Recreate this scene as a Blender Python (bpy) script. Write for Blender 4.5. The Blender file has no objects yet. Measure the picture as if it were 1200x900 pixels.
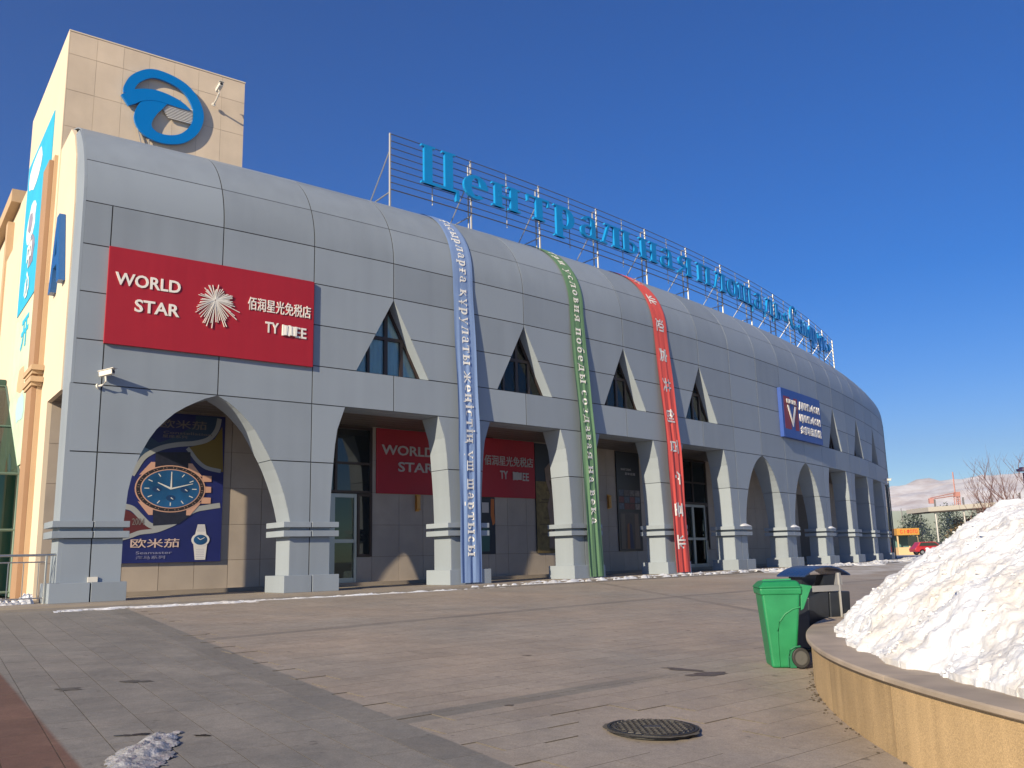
import bpy, bmesh, math, random
from math import sin, cos, pi, radians, sqrt, atan2
from mathutils import Vector, Matrix, noise
random.seed(7)
scene = bpy.context.scene
COL = scene.collection

# ------------------------------------------------------------------ camera
EH = 0.8549                    # eye height above the arcade floor (the plaza falls 0.85 m towards the viewer)
PITCH, ROLL = 0.1911, -0.025
cam_d = bpy.data.cameras.new('camera'); cam = bpy.data.objects.new('camera', cam_d); COL.objects.link(cam)
cam_d.sensor_width = 36.0; cam_d.lens = 36.0 * 1048.13 / 1200.0
cam_d.clip_start = 0.05; cam_d.clip_end = 20000
fw = Vector((0, cos(PITCH), sin(PITCH))); up0 = Vector((0, -sin(PITCH), cos(PITCH))); rt0 = Vector((1, 0, 0))
cr, sr = cos(ROLL), sin(ROLL)
rt = cr * rt0 + sr * up0; up = -sr * rt0 + cr * up0
M = Matrix((rt, up, -fw)).transposed().to_4x4(); M.translation = (0, 0, EH)
cam.matrix_world = M
scene.camera = cam

# ------------------------------------------------------------------ sky and sun
SUN_EL = radians(22.0)
SUN_AZ = atan2(-0.522, -0.853)          # x over y: the sun stands behind the viewer's left shoulder
w = bpy.data.worlds.new('World'); scene.world = w; w.use_nodes = True
wn = w.node_tree; bg = wn.nodes['Background']
sky = wn.nodes.new('ShaderNodeTexSky'); sky.sky_type = 'NISHITA'; sky.sun_disc = False
sky.sun_elevation = SUN_EL; sky.sun_rotation = SUN_AZ
sky.altitude = 1200; sky.air_density = 1.0; sky.dust_density = 0.3; sky.ozone_density = 3.4
hs = wn.nodes.new('ShaderNodeHueSaturation'); hs.inputs['Saturation'].default_value = 1.42; hs.inputs['Hue'].default_value = 0.516
wn.links.new(sky.outputs[0], hs.inputs['Color']); wn.links.new(hs.outputs[0], bg.inputs[0]); bg.inputs[1].default_value = 0.086
sd = bpy.data.lights.new('sun', 'SUN'); sd.energy = 5.0; sd.angle = radians(0.5); sd.color = (1.0, 0.84, 0.59)
sun = bpy.data.objects.new('sun', sd); COL.objects.link(sun)
sdir = Vector((sin(SUN_AZ) * cos(SUN_EL), cos(SUN_AZ) * cos(SUN_EL), sin(SUN_EL)))
sun.rotation_euler = sdir.to_track_quat('Z', 'Y').to_euler(); sun.location = (-20, -20, 30)
scene.view_settings.view_transform = 'Standard'; scene.view_settings.look = 'None'
scene.view_settings.exposure = 0.58; scene.view_settings.gamma = 1.0
scene.view_settings.use_curve_mapping = False
scene.cycles.max_bounces = 6; scene.cycles.diffuse_bounces = 3; scene.cycles.glossy_bounces = 3
scene.cycles.transparent_max_bounces = 8

# ------------------------------------------------------------------ the curve of the building
CX, CY, R = -91.4987, 132.6922, 135.892
T0, DT = -0.9346, 0.0215         # k counts half bays along the front
def th(k): return T0 + DT * k
def P(k, r, z=0.0):
    t = th(k); return Vector((CX + r * cos(t), CY + r * sin(t), z))
def plaza_z(x, y):
    d = math.hypot(x - CX, y - CY) - R
    if d <= 0: return -0.03
    return -0.04 - 0.032 * min(d, 32.0)
def prof(s):
    """front profile: s = height up to 10.66, then arc length over the rounded eave"""
    if s <= 10.66: return R, s
    a, b = 3.8, 3.4
    t = min((s - 10.66) / 5.66, 1.0) * pi / 2
    return R - a * (1 - cos(t)), 10.66 + b * sin(t)
def s_of_z(z): return 10.66 + math.asin(min(1, (z - 10.66) / 3.4)) / (pi / 2) * 5.66

# ------------------------------------------------------------------ materials
MATS = {}
def nt(name):
    m = bpy.data.materials.new(name); m.use_nodes = True
    return m, m.node_tree, m.node_tree.nodes['Principled BSDF']
def L(t, a, b): t.links.new(a, b)
def mat(name, col, rough=0.6, metal=0.0, var=0.0, scale=3.0, bump=0.0, bscale=60.0, spec=None, emit=None, trans=0.0, alpha=1.0, streak=0.0, coat=0.0, speck=0.0, orand=.22):
    if name in MATS: return MATS[name]
    m, t, b = nt(name)
    b.inputs['Base Color'].default_value = (*col, 1); b.inputs['Roughness'].default_value = rough
    b.inputs['Metallic'].default_value = metal
    if spec is not None: b.inputs['Specular IOR Level'].default_value = spec
    if trans: b.inputs['Transmission Weight'].default_value = trans
    if alpha < 1: b.inputs['Alpha'].default_value = alpha
    if coat: b.inputs['Coat Weight'].default_value = coat; b.inputs['Coat Roughness'].default_value = 0.1
    geo = t.nodes.new('ShaderNodeNewGeometry')
    if var:
        n = t.nodes.new('ShaderNodeTexNoise'); n.inputs['Scale'].default_value = scale; n.inputs['Detail'].default_value = 6
        L(t, geo.outputs['Position'], n.inputs['Vector'])
        src = n.outputs['Fac']
        if streak:
            mp = t.nodes.new('ShaderNodeMapping'); mp.inputs['Scale'].default_value = (scale * 3, scale * 3, scale * .12)
            n2 = t.nodes.new('ShaderNodeTexNoise'); n2.inputs['Scale'].default_value = 1.0; n2.inputs['Detail'].default_value = 5
            L(t, geo.outputs['Position'], mp.inputs['Vector']); L(t, mp.outputs[0], n2.inputs['Vector'])
            mx0 = t.nodes.new('ShaderNodeMix'); mx0.inputs[0].default_value = streak
            L(t, n.outputs['Fac'], mx0.inputs[2]); L(t, n2.outputs['Fac'], mx0.inputs[3]); src = mx0.outputs[0]
        oi = t.nodes.new('ShaderNodeObjectInfo')
        ad = t.nodes.new('ShaderNodeMath'); ad.operation = 'MULTIPLY_ADD'
        L(t, oi.outputs['Random'], ad.inputs[0]); ad.inputs[1].default_value = orand; L(t, src, ad.inputs[2])
        r = t.nodes.new('ShaderNodeMapRange'); r.inputs[1].default_value = 0.3; r.inputs[2].default_value = 0.92
        r.inputs[3].default_value = 1 - var; r.inputs[4].default_value = 1 + var
        L(t, ad.outputs[0], r.inputs[0])
        mx = t.nodes.new('ShaderNodeMix'); mx.data_type = 'RGBA'; mx.blend_type = 'MULTIPLY'; mx.inputs[0].default_value = 1
        mx.inputs[6].default_value = (*col, 1); L(t, r.outputs[0], mx.inputs[7]); L(t, mx.outputs[2], b.inputs['Base Color'])
        if speck:
            n3 = t.nodes.new('ShaderNodeTexNoise'); n3.inputs['Scale'].default_value = 110; n3.inputs['Detail'].default_value = 4; n3.inputs['Roughness'].default_value = .8
            L(t, geo.outputs['Position'], n3.inputs['Vector'])
            r3 = t.nodes.new('ShaderNodeMapRange'); r3.inputs[1].default_value = .35; r3.inputs[2].default_value = .65; r3.inputs[3].default_value = 1 - speck; r3.inputs[4].default_value = 1 + speck
            L(t, n3.outputs['Fac'], r3.inputs[0])
            m3 = t.nodes.new('ShaderNodeMix'); m3.data_type = 'RGBA'; m3.blend_type = 'MULTIPLY'; m3.inputs[0].default_value = 1
            L(t, mx.outputs[2], m3.inputs[6]); L(t, r3.outputs[0], m3.inputs[7]); L(t, m3.outputs[2], b.inputs['Base Color'])
        rr = t.nodes.new('ShaderNodeMapRange'); rr.inputs[3].default_value = max(0, rough - .08); rr.inputs[4].default_value = min(1, rough + .1)
        L(t, src, rr.inputs[0]); L(t, rr.outputs[0], b.inputs['Roughness'])
    if bump:
        n = t.nodes.new('ShaderNodeTexNoise'); n.inputs['Scale'].default_value = bscale; n.inputs['Detail'].default_value = 4
        L(t, geo.outputs['Position'], n.inputs['Vector'])
        bp = t.nodes.new('ShaderNodeBump'); bp.inputs['Strength'].default_value = bump; bp.inputs['Distance'].default_value = 0.02
        L(t, n.outputs['Fac'], bp.inputs['Height']); L(t, bp.outputs[0], b.inputs['Normal'])
    if emit: b.inputs['Emission Color'].default_value = (*emit[:3], 1); b.inputs['Emission Strength'].default_value = emit[3]
    MATS[name] = m
    return m

GREY = mat('grey_composite', (0.238, 0.28, 0.332), 0.5, 0.0, var=0.12, scale=0.7, streak=0.55, orand=.5, spec=.28)
DARKJ = mat('dark_joint', (0.02, 0.02, 0.022), 0.8)
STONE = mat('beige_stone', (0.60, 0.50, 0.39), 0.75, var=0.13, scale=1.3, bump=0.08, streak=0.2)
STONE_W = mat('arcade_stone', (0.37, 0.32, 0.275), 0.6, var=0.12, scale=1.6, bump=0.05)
CREAM = mat('cream_render', (0.68, 0.58, 0.45), 0.8, var=0.06, scale=0.8, bump=0.1, streak=0.4)
TAN = mat('tan_render', (0.50, 0.36, 0.23), 0.8, var=0.07, scale=1.0, bump=0.1)
BROWNR = mat('brown_render', (0.36, 0.225, 0.14), 0.8, var=0.07, scale=1.0)
SOFFIT = mat('soffit_boards', (0.13, 0.11, 0.10), 0.5, var=0.1, scale=2.0)
FRAME = mat('dark_bronze_frame', (0.045, 0.03, 0.028), 0.4, 0.2)
FRAMEG = mat('pale_aluminium_frame', (0.35, 0.38, 0.38), 0.35, 0.5)
GLASS_D = mat('dark_glass', (0.012, 0.018, 0.022), 0.04, 0.0, spec=0.8)
STEEL = mat('stainless_steel', (0.50, 0.50, 0.49), 0.28, 0.9)
GALV = mat('galvanised_steel', (0.40, 0.40, 0.39), 0.45, 0.6)
RAILM = mat('sign_rail_steel', (0.16, 0.15, 0.15), 0.5, 0.5)
SIGNB = mat('blue_letter_acrylic', (0.008, 0.25, 0.60), 0.3, var=0.04, coat=0.3)
LOGOB = mat('blue_logo_acrylic', (0.0, 0.17, 0.52), 0.35, coat=0.2)
RED = mat('red_sign_sheet', (0.33, 0.009, 0.022), 0.55, var=0.10, scale=2.5, streak=0.6)
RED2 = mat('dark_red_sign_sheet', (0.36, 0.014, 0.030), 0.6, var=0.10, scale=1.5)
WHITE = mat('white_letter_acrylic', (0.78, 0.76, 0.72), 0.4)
DULLW = mat('dull_white_lettering', (0.46, 0.44, 0.44), 0.6)  # duller white than the front sign's lettering
BLUES = mat('blue_sign_sheet', (0.012, 0.06, 0.30), 0.45, var=0.06)
BLACK = mat('black_plastic', (0.018, 0.018, 0.02), 0.5)
NAVY = mat('navy_paint', (0.012, 0.035, 0.11), 0.28, var=0.1, coat=0.4)
DKMETAL = mat('dark_bin_metal', (0.022, 0.028, 0.04), 0.4, 0.2, var=0.25, scale=6)
GREENP = mat('green_bin_plastic', (0.012, 0.195, 0.075), 0.42, var=0.18, scale=4, bump=0.05, bscale=200)
CAMW = mat('camera_white_plastic', (0.65, 0.63, 0.58), 0.5)
GOLD = mat('brass_wall_lamp', (0.55, 0.28, 0.07), 0.35, 0.6)
CURT = mat('pale_curtain', (0.78, 0.84, 0.82), 0.9, var=0.15, scale=4, streak=0.9)

def glass_mat(name, tint, mixf, rough=0.02):
    m, t, b = nt(name)
    out = t.nodes['Material Output']
    tr = t.nodes.new('ShaderNodeBsdfTransparent'); tr.inputs[0].default_value = (*tint, 1)
    gl = t.nodes.new('ShaderNodeBsdfGlossy'); gl.inputs['Roughness'].default_value = rough; gl.inputs[0].default_value = (.9, .95, .95, 1)
    fr = t.nodes.new('ShaderNodeFresnel'); fr.inputs[0].default_value = mixf
    mx = t.nodes.new('ShaderNodeMixShader')
    L(t, fr.outputs[0], mx.inputs[0]); L(t, tr.outputs[0], mx.inputs[1]); L(t, gl.outputs[0], mx.inputs[2]); L(t, mx.outputs[0], out.inputs[0])
    return m
GLASS = glass_mat('window_glass', (0.78, 0.86, 0.88), 1.5)
GREENGL = glass_mat('green_tinted_glass', (0.10, 0.34, 0.27), 1.6)
DOORGL = glass_mat('door_glass', (0.60, 0.68, 0.64), 1.5)

# paving: colour fields follow the place, read from world position
def paving_mat():
    m, t, b = nt('granite_paving')
    N = t.nodes.new
    geo = N('ShaderNodeNewGeometry'); sep = N('ShaderNodeSeparateXYZ'); L(t, geo.outputs['Position'], sep.inputs[0])
    def line(nx, ny, c):      # nx*x + ny*y - c
        a = N('ShaderNodeMath'); a.operation = 'MULTIPLY'; L(t, sep.outputs[0], a.inputs[0]); a.inputs[1].default_value = nx
        d = N('ShaderNodeMath'); d.operation = 'MULTIPLY_ADD'; L(t, sep.outputs[1], d.inputs[0]); d.inputs[1].default_value = ny; L(t, a.outputs[0], d.inputs[2])
        e = N('ShaderNodeMath'); e.operation = 'SUBTRACT'; L(t, d.outputs[0], e.inputs[0]); e.inputs[1].default_value = c
        return e.outputs[0]
    def step(v, edge=0.0, soft=0.012, inv=False):
        r = N('ShaderNodeMapRange'); L(t, v, r.inputs[0]); r.inputs[1].default_value = edge - soft; r.inputs[2].default_value = edge + soft
        if inv: r.inputs[3].default_value = 1; r.inputs[4].default_value = 0
        return r.outputs[0]
    def op(o, a, b_):
        n = N('ShaderNodeMath'); n.operation = o
        for i, v in enumerate((a, b_)):
            if isinstance(v, (int, float)): n.inputs[i].default_value = v
            else: L(t, v, n.inputs[i])
        return n.outputs[0]
    def noise_(sc, det=5, ro=0.6):
        n = N('ShaderNodeTexNoise'); n.inputs['Scale'].default_value = sc; n.inputs['Detail'].default_value = det; n.inputs['Roughness'].default_value = ro
        L(t, geo.outputs['Position'], n.inputs['Vector']); return n.outputs['Fac']
    def rng(v, a, b_, c, d):
        r = N('ShaderNodeMapRange'); L(t, v, r.inputs[0]); r.inputs[1].default_value = a; r.inputs[2].default_value = b_; r.inputs[3].default_value = c; r.inputs[4].default_value = d; return r.outputs[0]
    def mix(f, c1, c2, mode='MIX'):
        n = N('ShaderNodeMix'); n.data_type = 'RGBA'; n.blend_type = mode
        if isinstance(f, (int, float)): n.inputs[0].default_value = f
        else: L(t, f, n.inputs[0])
        for i, v in ((6, c1), (7, c2)):
            if isinstance(v, tuple): n.inputs[i].default_value = (*v, 1)
            else: L(t, v, n.inputs[i])
        return n.outputs[2]
    big = noise_(0.22, 4); mid = noise_(1.3, 6, 0.7); fine = noise_(70, 3)
    pink = mix(rng(big, 0.35, 0.65, 0, 1), (0.315, 0.262, 0.215), (0.275, 0.25, 0.222))
    grey = mix(rng(mid, 0.35, 0.7, 0, 1), (0.192, 0.186, 0.172), (0.235, 0.218, 0.198))
    # foreground greyer-beige near the planter
    c = pink
    dl = line(0.848, 0.530, 3.27)
    left = step(dl, 0.40, 0.015, inv=True)
    c = mix(left, c, grey)
    border = op('MULTIPLY', step(dl, 0.0), step(dl, 0.40, inv=True))
    patch = rng(mid, 0.40, 0.58, 0.1, 0.75)
    c = mix(op('MULTIPLY', border, patch), c, (0.165, 0.158, 0.145))
    # dark strips
    a1 = radians(45.5); n1 = (-sin(a1), cos(a1)); c1 = n1[0] * -5.41 + n1[1] * 14.94
    s1 = line(n1[0], n1[1], c1); st1 = op('MULTIPLY', op('MULTIPLY', step(s1, -0.16), step(s1, 0.16, inv=True)), step(dl, 0.4))
    c = mix(op('MULTIPLY', st1, 0.65), c, (0.175, 0.16, 0.145))
    a2 = radians(41.5); n2 = (-sin(a2), cos(a2)); c2 = n2[0] * -1.18 + n2[1] * 8.67
    s2 = line(n2[0], n2[1], c2); along = line(cos(a2), sin(a2), cos(a2) * -1.18 + sin(a2) * 8.67)
    fade = rng(along, 2.5, 4.6, 1.0, 0.12)
    st2 = op('MULTIPLY', op('MULTIPLY', op('MULTIPLY', step(s2, -0.16), step(s2, 0.16, inv=True)), step(dl, 0.4)), fade)
    c = mix(op('MULTIPLY', st2, 0.7), c, (0.165, 0.16, 0.145))
    a3 = radians(101); n3 = (-sin(a3), cos(a3))
    s3 = line(n3[0], n3[1], n3[0] * 4.45 + n3[1] * 24.3); st3 = op('MULTIPLY', op('MULTIPLY', step(s3, -0.14, 0.03), step(s3, 0.14, 0.03, inv=True)), rng(mid, 0.4, 0.6, 0.2, 0.7))
    c = mix(st3, c, (0.15, 0.135, 0.12))
    # red-brown field bottom left
    br = step(line(0.819, 0.574, 1.37), 0, 0.02, inv=True)
    c = mix(br, c, mix(rng(mid, 0.3, 0.7, 0, 1), (0.135, 0.072, 0.05), (0.17, 0.10, 0.075)))
    # wear and dirt with shapes of their own
    oi = N('ShaderNodeObjectInfo')
    c = mix(1.0, c, rng(mid, 0.25, 0.75, 0.90, 1.10), 'MULTIPLY')
    c = mix(1.0, c, rng(noise_(0.6, 8, 0.75), 0.3, 0.7, 0.86, 1.12), 'MULTIPLY')
    c = mix(1.0, c, rng(oi.outputs['Random'], 0, 1, 0.93, 1.07), 'MULTIPLY')
    c = mix(1.0, c, rng(fine, 0.25, 0.75, 0.74, 1.26), 'MULTIPLY')
    c = mix(1.0, c, rng(noise_(9, 5, 0.8), 0.3, 0.7, 0.86, 1.12), 'MULTIPLY')
    spots = rng(noise_(5.5, 2), 0.69, 0.74, 0, 0.55)
    c = mix(spots, c, (0.06, 0.055, 0.05))
    # frost and trodden snow towards the far end
    yy = rng(line(0.35, 0.94, 0.0), 33, 46, 0, 1)
    fr = op('MULTIPLY', yy, rng(noise_(0.5, 6, 0.7), 0.42, 0.6, 0.0, 0.85))
    c = mix(fr, c, (0.55, 0.56, 0.58))
    L(t, c, b.inputs['Base Color']); L(t, rng(mid, 0.3, 0.7, 0.55, 0.85), b.inputs['Roughness'])
    bp = N('ShaderNodeBump'); bp.inputs['Strength'].default_value = 0.25; bp.inputs['Distance'].default_value = 0.004
    L(t, fine, bp.inputs['Height']); L(t, bp.outputs[0], b.inputs['Normal'])
    return m
PAVE = paving_mat()

def snow_mat(name, dirt=0.3):
    m, t, b = nt(name); N = t.nodes.new
    geo = N('ShaderNodeNewGeometry')
    def noise_(sc, det=6, ro=0.65):
        n = N('ShaderNodeTexNoise'); n.inputs['Scale'].default_value = sc; n.inputs['Detail'].default_value = det; n.inputs['Roughness'].default_value = ro
        L(t, geo.outputs['Position'], n.inputs['Vector']); return n.outputs['Fac']
    def ramp(v, a, b_, c1, c2):
        r = N('ShaderNodeMapRange'); L(t, v, r.inputs[0]); r.inputs[1].default_value = a; r.inputs[2].default_value = b_
        x = N('ShaderNodeMix'); x.data_type = 'RGBA'; L(t, r.outputs[0], x.inputs[0])
        for i, v2 in ((6, c1), (7, c2)):
            if isinstance(v2, tuple): x.inputs[i].default_value = (*v2, 1)
            else: L(t, v2, x.inputs[i])
        return x.outputs[2]
    c = ramp(noise_(1.6), 0.45, 0.75, (0.70, 0.735, 0.80), (0.63 - .1 * dirt, 0.60 - .12 * dirt, 0.56 - .14 * dirt))
    c = ramp(noise_(7.0, 9, 0.8), 0.50, 0.74, c, (0.57, 0.565, 0.56))
    c = ramp(noise_(34.0, 3), 0.70, 0.76, c, (0.22, 0.18, 0.14))
    c = ramp(noise_(3.2, 9, .8), 0.62, 0.78, c, (0.50, 0.47, 0.44))
    L(t, c, b.inputs['Base Color']); b.inputs['Roughness'].default_value = 0.75
    b.inputs['Subsurface Weight'].default_value = 0.0
    bp = N('ShaderNodeBump'); bp.inputs['Strength'].default_value = 0.45; bp.inputs['Distance'].default_value = 0.02
    L(t, noise_(38, 8, 0.7), bp.inputs['Height']); L(t, bp.outputs[0], b.inputs['Normal'])
    return m
SNOW = snow_mat('old_snow', 0.5); SNOWC = snow_mat('clean_snow', 0.0)

# ------------------------------------------------------------------ builders
class MB:
    """collects polygons into one mesh"""
    def __init__(s): s.v = []; s.f = []; s.m = []
    def add(s, vs, fs, mi=0):
        o = len(s.v); s.v += [tuple(v) for v in vs]
        for f in fs: s.f.append(tuple(i + o for i in f)); s.m.append(mi)
    def box(s, c, sx, sy, sz, rz=0.0, mi=0, M_=None):
        vs = []
        for dz in (-1, 1):
            for dx, dy in ((-1, -1), (1, -1), (1, 1), (-1, 1)):
                vs.append(Vector((dx * sx / 2, dy * sy / 2, dz * sz / 2)))
        Mx = M_ if M_ is not None else Matrix.Rotation(rz, 3, 'Z')
        s.add([Mx @ v + Vector(c) for v in vs], [(3, 2, 1, 0), (4, 5, 6, 7), (0, 1, 5, 4), (1, 2, 6, 5), (2, 3, 7, 6), (3, 0, 4, 7)], mi)
    def hexa(s, b4, t4, mi=0):
        s.add(list(b4) + list(t4), [(3, 2, 1, 0), (4, 5, 6, 7), (0, 1, 5, 4), (1, 2, 6, 5), (2, 3, 7, 6), (3, 0, 4, 7)], mi)
    def tube(s, pts, rad, n=6, mi=0, caps=True):
        pts = [Vector(p) for p in pts]
        if not isinstance(rad, (list, tuple)): rad = [rad] * len(pts)
        rings = []
        for i, p in enumerate(pts):
            d = (pts[min(i + 1, len(pts) - 1)] - pts[max(i - 1, 0)]).normalized()
            a = Vector((0, 0, 1)) if abs(d.z) < 0.9 else Vector((1, 0, 0))
            u = d.cross(a).normalized(); v = d.cross(u)
            rings.append([p + (u * cos(2 * pi * j / n) + v * sin(2 * pi * j / n)) * rad[i] for j in range(n)])
        vs = [q for r_ in rings for q in r_]; fs = []
        for i in range(len(pts) - 1):
            for j in range(n):
                a = i * n + j; b = i * n + (j + 1) % n; fs.append((a, b, b + n, a + n))
        if caps: fs.append(tuple(range(n - 1, -1, -1))); fs.append(tuple(range((len(pts) - 1) * n, len(pts) * n)))
        s.add(vs, fs, mi)
    def disc(s, c, r, h, n=24, axis='Z', mi=0, ry=None):
        ry = ry or r; vs = []
        for k in (0, 1):
            for j in range(n):
                a = 2 * pi * j / n; x, y = r * cos(a), ry * sin(a)
                if axis == 'Z': q = Vector((x, y, k * h))
                elif axis == 'Y': q = Vector((x, k * h, y))
                else: q = Vector((k * h, x, y))
                vs.append(Vector(c) + q)
        fs = [tuple(range(n - 1, -1, -1)), tuple(range(n, 2 * n))] + [(j, (j + 1) % n, n + (j + 1) % n, n + j) for j in range(n)]
        s.add(vs, fs, mi)
    def cylprism(s, out, r0, r1, mi=0, front=None):
        """outline of (k, z) extruded between radii; front (r1) may take its own material"""
        n = len(out)
        A = [P(k, r1, z) for k, z in out]; B = [P(k, r0, z) for k, z in out]
        area = sum(out[i][0] * out[(i + 1) % n][1] - out[(i + 1) % n][0] * out[i][1] for i in range(n))
        if area < 0: A.reverse(); B.reverse()
        s.add(A + B, [tuple(range(n))], front if front is not None else mi)
        o = len(s.v) - 2 * n
        s.f.append(tuple(o + i for i in range(2 * n - 1, n - 1, -1))); s.m.append(mi)
        for i in range(n):
            j = (i + 1) % n; s.f.append((o + i, o + n + i, o + n + j, o + j)); s.m.append(mi)
    def radprism(s, out, k0, k1, mi=0):
        """outline of (r, z) in a radial plane extruded along the curve"""
        n = len(out); A = [P(k0, r, z) for r, z in out]; B = [P(k1, r, z) for r, z in out]
        area = sum(out[i][0] * out[(i + 1) % n][1] - out[(i + 1) % n][0] * out[i][1] for i in range(n))
        if area < 0: A.reverse(); B.reverse()
        s.add(A + B, [tuple(range(n)), tuple(range(2 * n - 1, n - 1, -1))] + [(i, n + i, n + (i + 1) % n, (i + 1) % n) for i in range(n)], mi)
    def block(s, k0, k1, r0, r1, z0, z1, mi=0, seg=None):
        seg = seg or max(1, int(math.ceil(abs(k1 - k0) / 1.01)))
        for i in range(seg):
            a = k0 + (k1 - k0) * i / seg; b = k0 + (k1 - k0) * (i + 1) / seg
            s.hexa([P(a, r1, z0), P(b, r1, z0), P(b, r0, z0), P(a, r0, z0)], [P(a, r1, z1), P(b, r1, z1), P(b, r0, z1), P(a, r0, z1)], mi)
    def mesh(s, name, mats):
        me = bpy.data.meshes.new(name); me.from_pydata(s.v, [], s.f)
        for m in (mats if isinstance(mats, (list, tuple)) else [mats]): me.materials.append(m)
        me.polygons.foreach_set('material_index', s.m); me.update(); return me
    def build(s, name, mats, parent=None, smooth=False, label=None):
        me = s.mesh(name, mats)
        if smooth:
            me.polygons.foreach_set('use_smooth', [True] * len(me.polygons))
            me.set_sharp_from_angle(angle=radians(40))
        return link(name, me, parent, label)
def link(name, me, parent=None, label=None):
    o = bpy.data.objects.new(name, me); COL.objects.link(o)
    if parent is not None:
        o.parent = parent; o.matrix_parent_inverse = pworld(parent).inverted()
    if label: o['label'] = label
    return o
def pworld(p):
    m = p.matrix_basis.copy()
    if p.parent is not None: m = pworld(p.parent) @ p.matrix_parent_inverse @ m
    return m
def tag(o, label=None, cat=None, group=None, kind=None):
    if label: o['label'] = label
    if cat: o['category'] = cat
    if group: o['group'] = group
    if kind: o['kind'] = kind
    return o
def empty(name, loc, label, cat, group=None):
    o = bpy.data.objects.new(name, None); COL.objects.link(o); o.location = loc; o.empty_display_size = 0.3
    return tag(o, label, cat, group)
def bevel(o, wd=0.01, seg=2):
    md = o.modifiers.new('edge_rounding', 'BEVEL'); md.width = wd; md.segments = seg; md.limit_method = 'ANGLE'
    return o
def frame_at(k, r, z):
    """matrix for flat things fixed to the curved front: x along the wall (to the right), y up, z out"""
    t = th(k); X = Vector((-sin(t), cos(t), 0)); Z = Vector((cos(t), sin(t), 0)); Y = Vector((0, 0, 1))
    m = Matrix((X, Y, Z)).transposed().to_4x4(); m.translation = P(k, r, z); return m
def text_mesh(s, size=1.0, extrude=0.01, offset=0.0, align='CENTER'):
    c = bpy.data.curves.new('lettering', 'FONT'); c.body = s; c.size = size; c.extrude = extrude; c.offset = offset
    c.align_x = align; c.align_y = 'CENTER'; c.resolution_u = 3
    o = bpy.data.objects.new('lettering', c); COL.objects.link(o)
    dg = bpy.context.evaluated_depsgraph_get(); me = bpy.data.meshes.new_from_object(o.evaluated_get(dg))
    bpy.data.objects.remove(o); bpy.data.curves.remove(c)
    return me
def place_text(name, s, M_, mat_, parent, size=1.0, extrude=0.01, offset=0.0, fit=None, rot=0.0, label=None):
    """flat lettering; fit=(width, height) stretches it to that box, centred on M_'s origin"""
    me = text_mesh(s, size, extrude, offset)
    xs = [v.co.x for v in me.vertices]; ys = [v.co.y for v in me.vertices]
    if not xs: return None
    cx, cy = (min(xs) + max(xs)) / 2, (min(ys) + max(ys)) / 2
    sx = sy = 1.0
    if fit: sx = fit[0] / (max(xs) - min(xs)); sy = fit[1] / (max(ys) - min(ys)) if fit[1] else sx
    T = M_ @ Matrix.Rotation(rot, 4, 'Z') @ Matrix.Diagonal((sx, sy, 1, 1)) @ Matrix.Translation((-cx, -cy, 0))
    me.transform(T); me.materials.clear(); me.materials.append(mat_); me.name = name
    return link(name, me, parent, label)

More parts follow.
